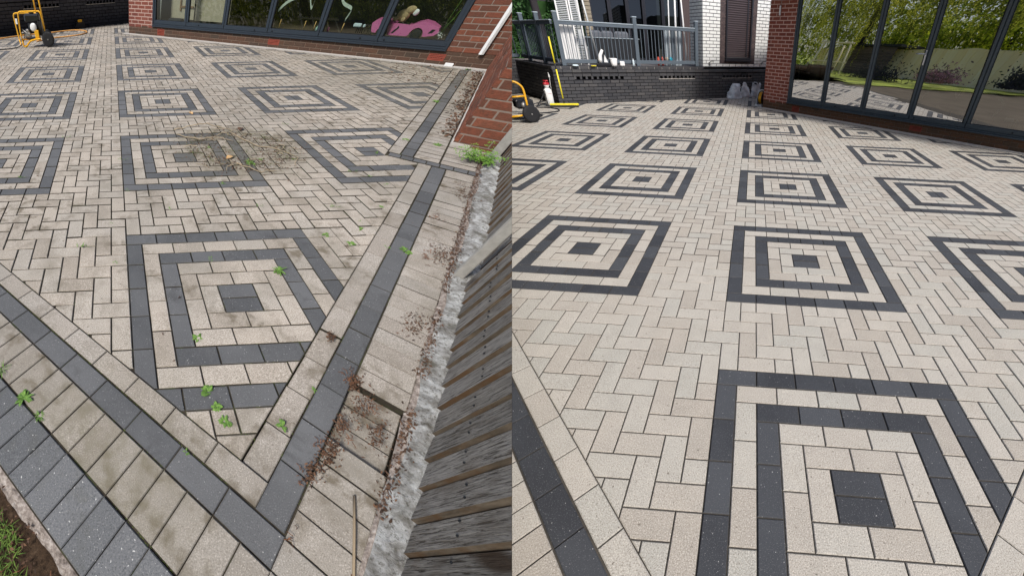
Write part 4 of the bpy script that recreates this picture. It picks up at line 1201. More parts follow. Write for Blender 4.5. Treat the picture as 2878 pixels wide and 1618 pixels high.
for k, (pts, lab) in enumerate((([(0.606, 3.09), (0.80, 3.20), (0.995, 3.25), (1.215, 3.04), (1.30, 2.95)], 'long thin brown twig along the far rim of the sunken patch'),
                  ([(1.178, 2.983), (1.333, 2.60), (1.532, 2.476), (1.64, 2.286), (1.524, 2.10)], 'curved brown twig along the right rim of the sunken patch'),
                  ([(1.041, 2.204), (1.207, 2.03), (1.40, 2.059)], 'short brown twig at the near rim of the sunken patch'),
                  ([(0.60, 2.95), (0.80, 2.80), (1.0, 2.84), (1.2, 2.70)], 'forked brown twig lying inside the sunken patch'))):
    mb = MB(); P = np.array(pts); Q = []
    for i in range(len(P) - 1):
        for t in np.linspace(0, 1, 5)[:-1]: Q.append((*(P[i] * (1 - t) + P[i + 1] * t + np.array([rnd.uniform(-.012, .012), rnd.uniform(-.012, .012)])), 0.012 + rnd.uniform(-.004, .010)))
    mb.tube(Q, [0.0055 - 0.0035 * i / len(Q) for i in range(len(Q))], 5)
    for j in range(5):
        b = Q[rnd.randrange(len(Q))]; a = rnd.uniform(0, 6.3); mb.tube([b, (b[0] + .06 * math.cos(a), b[1] + .06 * math.sin(a), b[2] + .02)], 0.0016, 4)
    tag(mb.build('twig', MT['twig'], FL, origin=(*pts[0], 0)), lab, 'twig', 'twigs round the sunken patch')
mb = MB(); u, v = pq(0.16, -0.70); mb.tube([(*pq(0.28, -0.73), 0.006), (*pq(0.18, -0.755), 0.014), (*pq(0.02, -0.80), 0.008)], 0.004, 5)
tag(mb.build('twig', MT['twig'], FL, origin=(u, v, 0)), 'straight tan stick on the border blocks at the fence foot', 'twig')
def dry(u, v, s, a, lab, key='dryleaf', z=0.004):
    mb = MB(); n = 8; c, sn = math.cos(a), math.sin(a); top = []; 
    prof = [(t / n, 0.30 * math.sin(PI * (t / n) ** 0.8)) for t in range(n + 1)]
    for sgn in (1, -1):
        for (t, w), (t2, w2) in zip(prof, prof[1:]):
            q = [(t, 0), (t2, 0), (t2, sgn * w2), (t, sgn * w)]
            mb.poly([(u + s * (x * c - y * sn), v + s * (x * sn + y * c), z + s * (0.25 * abs(y) + 0.10 * math.sin(x * 3))) for x, y in q], 0, True)
    tag(mb.build('dry_leaf', MT[key], FL, origin=(u, v, 0), normals=False), lab, 'leaf', 'dry leaves on the weathered blocks')
u, v = pq(-0.545, -0.62); dry(u, v, 0.07, 0.9, 'yellow brown dry leaf lying on the soil in the near corner', z=-0.01)
dry(0.98, 2.33, 0.09, 0.5, 'pinkish dry leaf near the tall weed in the broken ring'); dry(0.90, 3.62, 0.09, 2.0, 'curled pink dry leaf beyond the sunken patch')
dry(1.31, 3.03, 0.10, 1.1, 'dark curled leaf at the top right rim of the sunken patch', 'litter')
u, v = pq(-0.58, -0.52); mb = MB(); 
mb.lathe([(0.002, 0.0), (0.012, 0.008), (0.015, 0.025), (0.012, 0.042), (0.004, 0.055)], 10, (0, 0, 0), 'y')
tag(mb.build('pine_cone', MT['litter'], FL.at(u, v, 0.0, 0.6)), 'small brown cone lying on the soil among needles', 'cone')
mb = MB(); mb.lathe([(0.002, 0.0), (0.013, 0.006), (0.013, 0.012), (0.002, 0.018)], 8, (*pq(-0.56, -0.42), -0.012))
tag(mb.build('pebble', MT['kerbL'], FL), 'small pale pebble on the soil beside the edging', 'pebble')

mb = MB()
for i in range(62):
    a = rnd.uniform(0, 6.3); r_ = rnd.gauss(.45, .07); u, v = 1.17 + r_ * 1.05 * math.cos(a), 2.57 + .9 * r_ * math.sin(a)
    b = rnd.uniform(0, 6.3); L = rnd.uniform(.04, .16); z = rnd.uniform(.004, .02)
    mb.tube([(u, v, z), (u + .5 * L * math.cos(b) + rnd.uniform(-.01, .01), v + .5 * L * math.sin(b), z + rnd.uniform(0, .014)), (u + L * math.cos(b + .4), v + L * math.sin(b + .4), z)], rnd.uniform(.0012, .0028), 4, smooth=False, cap=False)
stuff(mb.build('twig_debris', MT['twig'], FL, normals=False), 'tangle of thin dead stems round the sunken patch', 'twigs')
for key, nm, lab, n_ in (('moss', 'moss_crumbs', 'dead olive moss crumbs on the rim of the sunken patch', 1000), ('soilcrumb', 'soil_crumbs', 'dark soil crumbs scattered over the sunken patch', 900)):
    mb = MB()
    for i in range(n_):
        a = rnd.uniform(0, 6.3); wv = mnoise.noise(Vector((math.cos(a) * 2, math.sin(a) * 2, n_)))
        r_ = rnd.gauss(.42 + .07 * wv, .035 + .03 * abs(wv)) if i % 3 else rnd.uniform(.05, .5)
        if mnoise.noise(Vector((math.cos(a) * 3 + 4, math.sin(a) * 3, 1))) < -.12 and i % 3: continue
        card(mb, (1.17 + 1.08 * r_ * math.cos(a), 2.57 + .9 * r_ * math.sin(a), .002 + rnd.random() * .012), (rnd.uniform(-.7, .7), rnd.uniform(-.7, .7), 1), rnd.uniform(.003, .009))
    stuff(mb.build(nm, MT[key], FL, normals=False), lab, 'crumbs')
# ------------------------------------------------------------------ pressure washer
def washer(side, o, mats, label, d=1.0):
    fr = Frame(side, (*o, 0), (1, 0, 0), (0, 1, 0), (0, 0, 1))
    Y = mats['y']
    t = thing('pressure_washer', fr, label, 'pressure washer')
    return fr, t
fr, t = washer('L', (-2.149, 8.801), {'y': 0}, 'yellow framed petrol pressure washer standing by the dark wall')
YL = MT['yellow_steelL']
def arc(pts, r=0.05, n=4):
    """round the corners of a polyline"""
    P = [np.array(p, float) for p in pts]; out = [P[0]]
    for a, b, c in zip(P, P[1:], P[2:]):
        u, w = a - b, c - b; lu, lw = np.linalg.norm(u), np.linalg.norm(w); k = min(r, lu * .45, lw * .45)
        s, e = b + u / lu * k, b + w / lw * k
        for i in range(n + 1):
            t_ = i / n; out.append((1 - t_) ** 2 * s + 2 * t_ * (1 - t_) * b + t_ ** 2 * e)
    out.append(P[-1]); return out
mb = MB(); mb.tube(arc([(-0.02, -0.02, 0.13), (-0.03, 0, 0.30), (0.005, 0, 0.63), (0.50, 0, 0.635), (0.535, 0, 0.29)], 0.06), 0.016, 8)
mb.build('frame_hoop', YL, fr, t)
mb = MB(); mb.tube(arc([(-0.10, 0.12, 0.02), (-0.16, 0.30, 0.10), (-0.19, 0.34, 0.58), (-0.02, 0.34, 0.585), (0.36, 0.34, 0.58), (0.37, 0.30, 0.18)], 0.06), 0.016, 8)
mb.build('frame_hoop', YL, fr, t)
mb = MB(); mb.tube(arc([(0.40, 0.0, 0.615), (0.395, 0.02, 0.90), (0.36, 0.02, 1.05)], 0.05), 0.016, 8); mb.tube(arc([(0.535, 0.0, 0.29), (0.515, 0.0, 0.80), (0.47, 0.02, 1.05)], .05), 0.017, 8); mb.tube([(0.36, 0.02, 1.05), (0.47, 0.02, 1.05)], 0.016, 8)
mb.build('handle', YL, fr, t)
mb = MB(); mb.tube(arc([(-0.02, -0.01, 0.14), (-0.015, 0.0, 0.02), (0.05, 0.0, 0.02), (0.16, 0.0, 0.12), (0.30, 0.0, 0.145), (0.41, 0.0, 0.15)], 0.05), 0.019, 8); mb.tube(arc([(-0.02, 0.0, 0.145), (0.06, 0.02, 0.15), (0.16, 0.1, 0.13), (0.36, 0.3, 0.15)], .05), 0.016, 8)
mb.build('base_frame', YL, fr, t)
mb = MB(); mb.bbox(0.03, 0.38, 0.02, 0.28, 0.15, 0.165, 0.004); mb.build('engine_plate', MT['black_plasticL'], fr, t)
def wheel(fr, t, c, r, w, tyre, hub, axis='y'):
    wh = link('wheel', None, fr.w([c])[0], t)
    mb = MB(); mb.lathe([(r * .62, -w / 2), (r * .9, -w / 2), (r, -w * .3), (r, w * .3), (r * .9, w / 2), (r * .62, w / 2)], 22, c, axis); mb.build('tyre', tyre, fr, wh)
    mb = MB(); mb.lathe([(r * .6, -w * .35), (r * .61, w * .34), (r * .3, w * .25), (r * .12, w * .5)], 16, c, axis); mb.build('rim', MT['black_plastic' + fr.side], fr, wh)
    sgn = -1
    for sg_ in (-1, 1):
        mb = MB(); mb.lathe([(r * .10, sg_ * w * .5), (r * .08, sg_ * w * .62)], 10, c, axis); mb.build('hub', hub, fr, wh)
wheel(fr, t, (0.585, -0.03, 0.142), 0.142, 0.06, MT['rubberL'], MT['castL'])
wheel(fr, t, (0.50, 0.42, 0.142), 0.135, 0.06, MT['rubberL'], MT['castL'])
mb = MB(); mb.tube([(0.585, -0.03, 0.142), (0.50, 0.42, 0.142)], 0.01, 6); mb.build('axle', MT['castL'], fr, t)
mb = MB(); mb.bbox(0.10, 0.44, 0.05, 0.24, 0.44, 0.585, 0.03); mb.lathe([(0.055, 0), (0.06, 0.03), (0.04, 0.055)], 12, (0.27, 0.14, 0.585)); mb.build('fuel_tank', MT['black_plasticL'], fr, t)
mb = MB(); mb.bbox(0.16, 0.44, 0.06, 0.24, 0.26, 0.44, 0.02); mb.bbox(0.38, 0.47, 0.04, 0.2, 0.2, 0.47, 0.02); mb.build('engine_block', MT['black_plasticL'], fr, t)
mb = MB(); mb.lathe([(0.066, 0.0), (0.075, -0.02), (0.075, -0.05), (0.05, -0.062), (0.012, -0.064)], 18, (0.285, 0.06, 0.36), 'y'); mb.build('starter_cover', MT['white_plasticL'], fr, t)
mb = MB(); mb.lathe([(0.05, 0.02), (0.052, -0.05), (0.03, -0.06)], 10, (0.12, 0.08, 0.28), 'y'); mb.bbox(0.05, 0.20, 0.0, 0.10, 0.18, 0.27, 0.02); mb.tube([(0.02, 0.02, 0.33), (0.10, 0.0, 0.27), (0.22, 0, 0.2)], 0.012, 6); mb.tube([(-0.02, 0.0, 0.27), (0.06, 0, 0.27)], 0.014, 8); mb.build('pump', MT['castL'], fr, t)
mb = MB(); mb.bbox(0.29, 0.39, 0.0, 0.08, 0.165, 0.31, 0.01); mb.build('belt_guard', YL, fr, t)
mb = MB(); mb.bbox(-0.14, -0.09, 0.20, 0.22, 0.40, 0.50, 0.006); mb.build('gauge', MT['white_plasticL'], fr, t)
def smooth_path(pts, n=6, z=0.012):
    P = [np.array(p, float) for p in pts]; out = []
    P = [P[0]] + P + [P[-1]]
    for i in range(1, len(P) - 2):
        for k in range(n):
            t_ = k / n
            out.append(0.5 * ((2 * P[i]) + (-P[i - 1] + P[i + 1]) * t_ + (2 * P[i - 1] - 5 * P[i] + 4 * P[i + 1] - P[i + 2]) * t_ ** 2 + (-P[i - 1] + 3 * P[i] - 3 * P[i + 1] + P[i + 2]) * t_ ** 3))
    out.append(P[-1]); return [(*p[:2], p[2] if len(p) > 2 else z) for p in out]
mb = MB(); mb.tube(smooth_path([(-3.6, 10.05), (-3.089, 10.219), (-2.788, 10.55), (-2.491, 10.816), (-1.818, 11.212), (-1.552, 11.434), (-1.2, 11.62), (-0.95, 11.5), (-0.80, 11.14), (-0.997, 10.586), (-1.631, 10.12), (-2.0, 9.6)]), 0.014, 7)
tag(mb.build('hose', MT['hose_tan'], FL, origin=(-1.6, 11, 0)), 'tan orange hose looping on the blocks behind the pressure washer', 'hose')
mb = MB(); mb.tube(smooth_path([(-2.9, 8.5, .012), (-2.664, 8.511, .012), (-2.42, 8.60, .012), (-2.25, 8.75, .03), (-2.15, 8.9, .13), (-2.10, 8.85, .25)]), 0.010, 7)
tag(mb.build('hose', MT['rubberL'], FL, origin=(-2.6, 8.5, 0)), 'thin black hose leaving the pressure washer towards the left', 'hose')
fs = FL.at(-1.12, 12.17, 0, math.radians(35))
mb = MB(); mb.mesh([(-.20, -.14, .0), (.18, -.14, .0), (.18, .14, .0), (-.20, .14, .0), (-.10, -.10, .14), (.17, -.10, .17), (.17, .1, .17), (-.10, .1, .14)], [(0, 3, 2, 1), (4, 5, 6, 7), (0, 1, 5, 4), (1, 2, 6, 5), (2, 3, 7, 6), (3, 0, 4, 7)])
sc = tag(mb.build('toolbag', MT['black_plasticL'], fs), 'black tool bag with a yellow handle at the foot of the dark wall', 'bag')
mb = MB(); mb.bbox(-0.07, 0.08, -0.13, -0.10, 0.15, 0.21, 0.01); mb.build('handle', MT['yellow_steelL'], fs, sc)

# ------------------------------------------------------------------ behind the glass
def room(side):
    fr = wallframe(side); old = side == 'L'
    def garland(pts, lab, y=-0.10):
        mb = MB(); P = smooth_path([(x, 0, z) for x, z in pts], 8)
        for a, b in zip(P, P[1:]):
            mb.poly([(a[0], y, a[2] + .02), (b[0], y, b[2] + .02), (b[0], y - .01, b[2] - .035), (a[0], y - .01, a[2] - .035)])
        tag(mb.build('garland', MT['bunting' + side], fr, origin=(pts[0][0], y, pts[0][1]), normals=False), lab, 'garland')
    if old:
        garland([(4.05, 0.62), (4.15, 0.72), (4.28, 0.80), (4.45, 0.86)], 'pale green paper garland end behind the third glass door')
        garland([(4.60, 0.90), (4.65, 0.78), (4.71, 0.68), (4.73, 0.80)], 'pointed end of a pale garland behind the fourth glass door')
        garland([(5.19, 0.86), (5.28, 0.76), (5.43, 0.70), (5.44, 0.64), (5.40, 0.53)], 'zigzag hanging pale garland left of the pink toy car')
    else:
        garland([(4.06, 0.66), (4.16, 0.79), (4.30, 0.87), (4.55, 0.90), (4.63, 0.87)], 'pale garland swag, left part, behind the glass doors')
        garland([(4.56, 1.00), (4.60, 0.85), (4.68, 0.74), (4.73, 0.86)], 'pointed pale garland end hanging between the two swags')
        garland([(4.75, 0.86), (4.95, 0.89), (5.15, 0.87), (5.33, 0.80), (5.47, 0.70), (5.44, 0.60), (5.37, 0.50)], 'pale garland swag trailing down at the right glass door')
    for x in ((4.14, 4.66, 4.86, 5.39)):
        mb = MB(); mb.tube([(x, -0.14, 0.325), (x + 0.012, -0.14, 0.475)], 0.008, 6)
        tag(mb.build('wooden_stick', MT['stick' + side], fr, origin=(x, -.14, .32)), {4.14: 'light wooden stick standing inside, leftmost of four', 4.66: 'light wooden stick standing inside, second from the left', 4.86: 'light wooden stick standing inside beside the mint cone', 5.39: 'light wooden stick standing inside, rightmost of four'}[x] + (', weathered side' if old else ', clean side'), 'stick', 'wooden sticks inside the doors, ' + ('weathered side' if old else 'clean side'))
    mb = MB(); mb.lathe([(0.035, 0.0), (0.03, 0.05), (0.008, 0.085)], 12, (4.93, -0.16, 0.325)); tag(mb.build('cone_toy', MT['mint' + side], fr), 'mint green toy cone on the floor inside the ' + ('left' if old else 'right') + ' glass doors', 'toy')
    mb = MB(); mb.bbox(5.56, 5.70, -0.26, -0.20, 0.42, 0.475, 0.012); mb.bbox(5.73, 5.77, -0.26, -0.20, 0.42, 0.465, 0.01); tag(mb.build('toy_board', MT['paleblue' + side], fr), 'pale blue toy panel standing low inside the ' + ('left' if old else 'right') + ' glass doors', 'toy')
    mb = MB(); mb.lathe([(0.022, 0.0), (0.022, 0.07)], 10, (5.14, -0.16, 0.33)); tag(mb.build('cup', MT['pink'] , fr), 'pink cup on the floor inside the ' + ('left' if old else 'right') + ' glass doors', 'cup')
    # blind panels and furniture seen through the first leaves
    mb = MB(); mb.box(1.92, 2.85, -0.32, -0.30, 0.34, 1.15 if not old else 1.6); tag(mb.build('cloth_screen', MT['beige' + side], fr), 'beige cloth screen standing inside the second glass door, ' + ('weathered side' if old else 'clean side'), 'screen')
    mb = MB(); mb.box(1.12, 1.82, -0.42, -0.40, 0.34, 1.25 if not old else 1.6); bx = tag(mb.build('wooden_screen', MT['beige' + side], fr), 'pale panel with a brown frame inside the first glass door, ' + ('weathered side' if old else 'clean side'), 'screen')
    mb = MB(); mb.bbox(1.40, 1.44, -0.395, -0.37, 0.5, 1.2, .004); mb.bbox(1.44, 1.80, -0.395, -0.37, 0.56, 0.60, .004); mb.build('frame', MT['brownwood' + side], fr, bx)
    mb = MB(); mb.bbox(1.22, 1.60, -0.30, -0.15, 0.30, 0.37, 0.01); tag(mb.build('floor_box', MT['black_plastic' + side], fr), 'flat dark box on the floor inside the first glass door, ' + ('weathered side' if old else 'clean side'), 'box')
    mb = MB(); mb.tube([(0.98, -0.12, 0.33), (0.985, -0.12, 1.0)], 0.012, 6); tag(mb.build('white_pole', MT['white_plastic' + side], fr), 'thin white pole just inside the first glass door, ' + ('weathered side' if old else 'clean side'), 'pole')
    for k in range(2):
        mb = MB()
        for i in range(5): x = 5.62 + k * 0.20 + i * 0.035; mb.bbox(x, x + 0.012, -0.34, -0.32, 0.32, 0.44, .002)
        mb.bbox(5.60 + k * .2, 5.79 + k * .2, -0.35, -0.31, 0.44, 0.455, .003)
        tag(mb.build('toy_rack', MT['room' + side], fr), ('left ' if k == 0 else 'right ') + 'dark toy rack low inside the ' + ('left' if old else 'right') + ' glass doors', 'rack')
room('L'); room('R')

# pink toy car, its plush passenger and the flowers beside it
tc = wallframe('L')
car = thing('toy_car', tc, 'pink ride on toy car parked inside the last glass door', 'toy car', origin=(6.45, -0.2, 0.30))
mb = MB()
prof = [(5.90, .42), (5.88, .50), (5.95, .56), (6.05, .545), (6.16, .545), (6.22, .515), (6.40, .505), (6.50, .495), (6.58, .535), (6.68, .56), (6.80, .535), (6.93, .475), (6.95, .42), (6.90, .375), (6.78, .355), (6.73, .355)]
arch2 = [(6.63 + .105 * math.cos(a), .365 + .105 * math.sin(a)) for a in np.linspace(0, PI, 9)]
low = [(6.50, .345), (6.20, .345)]
arch1 = [(6.09 + .095 * math.cos(a), .365 + .095 * math.sin(a)) for a in np.linspace(0, PI, 9)]
outl = prof + arch2 + low + arch1 + [(5.93, .37)]
n = len(outl)
yA, yB = -0.12, -0.52
cen = (6.42, .44)
vs = []
for y, k in ((yA - .03, .965), (yA, 1.0), (yB, 1.0), (yB - .03, .965)):
    vs += [(cen[0] + (x - cen[0]) * k, y, cen[1] + (z - cen[1]) * k if False else z) for x, z in outl]
fs_ = []
for r_ in range(1, 2):
    for i in range(n): j = (i + 1) % n; fs_.append((r_ * n + i, r_ * n + j, (r_ + 1) * n + j, (r_ + 1) * n + i))
fs_ += [tuple(range(n, 2 * n)), tuple(range(2 * n, 3 * n))]
mb.mesh(vs, fs_); mb.build('car_body', MT['pink'], tc, car)
mb = MB(); mb.poly([(6.24, -.117, .375), (6.28, -.117, .375), (6.34, -.117, .455), (6.32, -.117, .485), (6.305, -.117, .455)]); mb.poly([(6.80, -.117, .40), (6.86, -.117, .41), (6.89, -.117, .455), (6.84, -.117, .46)]); mb.bbox(6.15, 6.46, -.45, -.18, .495, .512, .004); mb.build('trim', MT['gasketL'], tc, car)
for xw in (6.09, 6.63):
    wheel(tc, car, (xw, -0.16, 0.365), 0.082, 0.06, MT['rubberL'], MT['gasketL'])
mb = MB(); mb.tube([(6.12, -.18, .53), (6.06, -.18, .60), (6.0, -.18, .61)], .006, 5); mb.build('windscreen_frame', MT['gasketL'], tc, car)
mb = MB()
def ball(mb, c, r, s=(1, 1, 1), n=10):
    pr = [(max(.001, r * math.sin(PI * i / n)), -r * math.cos(PI * i / n)) for i in range(n + 1)]
    n0 = len(mb.v); mb.lathe(pr, 12, (0, 0, 0)); mb.v[n0:] = [(c[0] + x * s[0], c[1] + y * s[1], c[2] + z * s[2]) for x, y, z in mb.v[n0:]]
ball(mb, (6.30, -.30, .61), .09, (1.1, .8, 1)); ball(mb, (6.38, -.28, .69), .07, (1.2, .8, .8)); ball(mb, (6.21, -.26, .56), .04, (1.3, .8, .8)); ball(mb, (6.33, -.22, .56), .035)
pl = tag(mb.build('plush_dog', MT['plush'], tc, origin=(6.3, -.3, .52)), 'brown plush dog sitting in the pink toy car', 'soft toy')
mb = MB(); ball(mb, (6.47, -.27, .66), .045, (1.0, .7, 1.0)); mb.build('white_muzzle', MT['white_plasticL'], tc, pl)
mb = MB()
for i in range(26): card(mb, (6.99 + rnd.gauss(0, .022), -.10 + rnd.gauss(0, .01), .39 + rnd.gauss(0, .02)), (0, 1, rnd.uniform(-.4, .4)), .010)
st = tag(mb.build('flower_posy', MT['white_plasticL'], tc, origin=(6.99, -.1, .36), normals=False), 'small posy of white pink flowers behind the bumper of the toy car', 'flowers')
mb = MB()
for a, b in (((6.99, .39), (7.02, .85)), ((7.0, .39), (7.08, .72)), ((6.98, .42), (7.06, .62))): mb.tube([(a[0], -.11, a[1]), ((a[0] + b[0]) / 2 - .015, -.11, (a[1] + b[1]) / 2), (b[0], -.11, b[1])], .003, 4)
mb.build('stem', MT['weed'], tc, st)

# ================================================================== RIGHT STATE
FR = Frame('R')
fr, lf, lf2 = AF['R']
def behind(t, z, D):
    """where a thing seen at (t, z) on the wall plane stands when it is D behind it"""
    k = 1 + D / 10.67
    return -1.68 + k * (t + 1.68), 1.40 + k * (z - 1.40)
# railing on the wall
CP = MT['composite']
rl = thing('railing', fr, 'grey composite balustrade with square posts standing on the dark brick wall', 'railing', origin=(0.3, -.12, .82))
def rail_run(fr, y, posts, z0, root, x0, x1, pitch=0.098):
    for x in posts:
        mb = MB(); mb.bbox(x - .047, x + .047, y - .047, y + .047, z0, z0 + 1.02, .005); p = mb.build('post', CP, fr, root, origin=(x, y, z0))
        if p is None: continue
        mb = MB(); mb.bbox(x - .056, x + .056, y - .056, y + .056, z0 + 1.02, z0 + 1.045, .008); mb.build('post_cap', MT['composite_cap'], fr, p)
    for name, a, b, w in (('top_rail', .80, .865, .030), ('handrail_cap', .867, .888, .042), ('bottom_rail', .05, .13, .030)):
        mb = MB()
        ps = sorted(posts)
        for p, q in intervals(x0, x1, [(x - .048, x + .048) for x in ps]): mb.bbox(p, q, y - w, y + w, z0 + a, z0 + b, .004)
        mb.build(name, CP if 'cap' not in name else MT['composite_cap'], fr, root, origin=(x0, y, z0))
    x = x0 + .06
    while x < x1 - .03:
        if all(abs(x - p) > .065 for p in posts):
            mb = MB(); mb.tube([(x, y, z0 + .131), (x, y, z0 + .799)], .0105, 6, cap=False); mb.build('baluster', CP, fr, root, origin=(x, y, z0))
        x += pitch
rail_run(fr, -.12, [0.10 + .22, 2.20, 3.96], .82, rl, .32, 3.96)
rl2 = thing('railing', lf, 'grey composite balustrade running back from the corner post beside the hedge', 'railing', origin=(0.3, -.12, .82))
rail_run(lf, -.26, [1.05, 2.20], .82, rl2, .14, 2.85, 0.12)
rl3 = thing('railing', lf2, 'short grey railing run at the far left in front of the hedge', 'railing', origin=(0.3, -.12, .82))
rail_run(lf2, -.20, [1.2, 2.6], .82, rl3, -.2, 3.6, 0.098)

# white brick building on the wall
wb = thing('white_brick_building', fr, 'white glazed brick building with a tall brown shuttered window above the dark wall', 'building', origin=(4.13, -.03, .82))
wfm = fr.at(0, -.03, 0)
bricks(wb, wfm, 4.13, 7.2, 0.825, 2.95, MT['whitebrick'], MT['white_mortar'], holes=[(4.69, 5.95, 0.90, 3.1)], cap=295, L=0.215, H=.064, J=.013, back=.25, name='white_brick', mdep=.005)
wbl = Frame('R', fr.o + fr.E @ np.array([4.128, -.035, 0]), -fr.E[:, 1], -fr.E[:, 0], (0, 0, 1))
bricks(wb, wbl, 0.052, 0.78, 0.825, 2.95, MT['whitebrick'], MT['white_mortar'], cap=160, L=0.215, H=.064, J=.013, back=.2, name='white_brick', phase=.25, mdep=.005)
sf = fr.at(0, -.025, 0)
bricks(wb, sf, 4.695, 5.945, 0.905, 2.95, MT['browntile'], MT['shutter_frame'], holes=[(4.87, 5.79, 1.0, 3.1)], cap=150, L=.10, H=.030, J=.006, back=.2, name='surround_tile', depth=.02, mdep=.003)
wn_ = link('window', None, sf.w([(4.88, 0, 1.0)])[0], wb)
mb = MB(); mb.bbox(4.86, 5.80, -.02, .055, .955, .998, .005); mb.build('sill', MT['shutter_frame'], sf, wn_)
mb = MB()
for a, b, c, d in ((4.875, 5.785, 1.0, 1.05), (4.875, 4.925, 1.051, 2.9), (5.735, 5.785, 1.051, 2.9)): mb.bbox(a, b, -.06, .03, c, d, .005)
mb.build('frame', MT['shutter_frame'], sf, wn_)
z = 1.055
while z < 2.9:
    mb = MB(); mb.mesh([(4.926, -.02, z), (5.734, -.02, z), (5.734, -.004, z + .012), (4.926, -.004, z + .012), (4.926, -.02, z + .046), (5.734, -.02, z + .046)], [(0, 1, 2, 3), (3, 2, 5, 4)])
    mb.build('slat', MT['shutter'], sf, wn_, origin=(4.93, 0, z)); z += .050
mb = MB(); mb.bbox(5.60, 5.645, -.002, .004, 1.06, 2.9, .001); mb.build('shutter_guide', MT['shutter_frame'], sf, wn_)
for x, lab in ((4.33, 'small grey spiked light low on the white bricks left of the shutter'), (6.22, 'small grey spiked light low on the white bricks right of the shutter')):
    mb = MB(); mb.bbox(x - .02, x + .02, 0, .03, .87, .93, .004); mb.tube([(x, .02, .92), (x + .02, .09, .955), (x + .07, .12, .965)], .012, 6); mb.bbox(x + .03, x + .10, .08, .13, .95, .972, .006)
    tag(mb.build('wall_light', MT['cast' + 'R'], wfm, origin=(x, 0, .9)), lab, 'light', 'small lights on the white bricks')

# garden room behind the terrace
gr = thing('garden_room', fr, 'dark framed garden room with reflecting glass behind the terrace railing', 'garden room', origin=(1.7, -2.6, .8))
D = 2.6
mb = MB(); mb.box(1.2, 5.6, -2.75 - 2.2, -2.75, 2.95, 3.2); mb.box(4.75, 5.4, -2.9, -2.62, .8, 2.95); mb.box(1.62, 1.80, -2.9, -2.55, .8, 2.95); mb.build('wall', MT['browntile'], fr, gr)
mb = MB(); mb.box(1.8, 4.75, -4.8, -4.7, .8, 2.95); mb.box(1.8, 4.75, -4.7, -2.7, .795, .81); mb.build('inner_wall', MT['roomR'], fr, gr)
xs = [1.80, 2.38, 2.93, 3.46, 4.10, 4.74]
for a, b in zip(xs, xs[1:]):
    mb = MB(); mb.bbox(a, a + .055, -2.72, -2.62, .82, 2.94, .004); mb.bbox(b - .055, b, -2.72, -2.62, .82, 2.94, .004); mb.bbox(a + .056, b - .056, -2.72, -2.62, .82, .90, .004)
    dl = mb.build('door_frame', MT['shutter_frame'], fr, gr, origin=(a, -2.7, .8))
    mb = MB(); mb.poly([(a + .055, -2.67, .9), (b - .055, -2.67, .9), (b - .055, -2.67, 2.94), (a + .055, -2.67, 2.94)]); mb.build('glass_pane', MT['glassT'], fr, dl)
cl = thing('stone_pier', fr, 'beige ribbed stone pier between the white lattice panels and the garden room', 'pier', origin=(1.4, -1.5, .8))
for k in range(26):
    mb = MB(); mb.bbox(1.33 + rnd.uniform(-.006, .006), 1.53 + rnd.uniform(-.006, .006), -1.72, -1.50 + rnd.uniform(-.008, .008), .80 + k * .085, .80 + k * .085 + .078, .008); mb.build('stone', MT['cladding'], fr, cl, origin=(1.4, -1.5, .8 + k * .085))

# leaning things on the terrace
for k, (a, b) in enumerate(((0.46, 0.75), (0.77, 1.00))):
    root = thing('lattice_panel', fr, ('wider left' if k == 0 else 'narrower right') + ' white lattice panel leaning behind the corner of the railing', 'panel', 'white lattice panels on the terrace', origin=(a, -.5, .82))
    ln = lambda z: -.42 - .10 * (z - .8)
    mb = MB()
    for x in (a, b - .035):
        mb.mesh([(x, ln(.82), .82), (x + .035, ln(.82), .82), (x + .035, ln(2.6), 2.6), (x, ln(2.6), 2.6), (x, ln(.82) - .03, .82), (x + .035, ln(.82) - .03, .82), (x + .035, ln(2.6) - .03, 2.6), (x, ln(2.6) - .03, 2.6)], [(0, 1, 2, 3), (4, 5, 6, 7), (0, 1, 5, 4), (1, 2, 6, 5), (2, 3, 7, 6), (3, 0, 4, 7)])
    mb.build('frame', MT['white_plasticR'], fr, root)
    mb = MB(); z = .86
    while z < 2.58:
        mb.box(a + .036, b - .036, ln(z) - .02, ln(z) - .008, z, z + .016); z += .034
    mb.build('lattice', MT['galv'], fr, root)
mb = MB(); mb.mesh([(.39, -.19, .83), (.74, -.19, .83), (.69, -.28, 1.66), (.41, -.28, 1.66), (.39, -.22, .83), (.74, -.22, .83), (.69, -.31, 1.67), (.41, -.31, 1.67)], [(0, 1, 2, 3), (4, 5, 6, 7), (0, 1, 5, 4), (1, 2, 6, 5), (2, 3, 7, 6), (3, 0, 4, 7)])
wbd = tag(mb.build('white_board', MT['white_plasticR'], fr, origin=(.5, -.2, .83)), 'bright white board leaning behind the first balusters at the corner', 'board')
mb = MB()
for x in (.45, .56): mb.bbox(x, x + .08, -.205, -.185, .90, .96, .004)
mb.build('grip_pattern', MT['galv'], fr, wbd)
def pole(x0, z0, x1, z1, D, r, mat, lab, name='white_pole', cat='pole', grp='poles leaning on the terrace'):
    a, b = behind(x0, z0, D), behind(x1, z1, D); mb = MB(); mb.tube([(a[0], -D, a[1]), (b[0], -D, b[1])], r, 6)
    tag(mb.build(name, mat, fr, origin=(a[0], -D, a[1])), lab, cat, grp)
pole(.90, 1.05, .79, 2.3, .7, .022, MT['white_plasticR'], 'white pole leaning just right of the lattice panels')
pole(1.13, .95, .94, 2.3, .8, .022, MT['galv'], 'pale pole leaning beside the stone pier, lower end out to the right')
pole(3.08, .82, 3.12, 2.4, .4, .016, MT['white_plasticR'], 'thin white pole upright behind the right railing bay, leftmost of three')
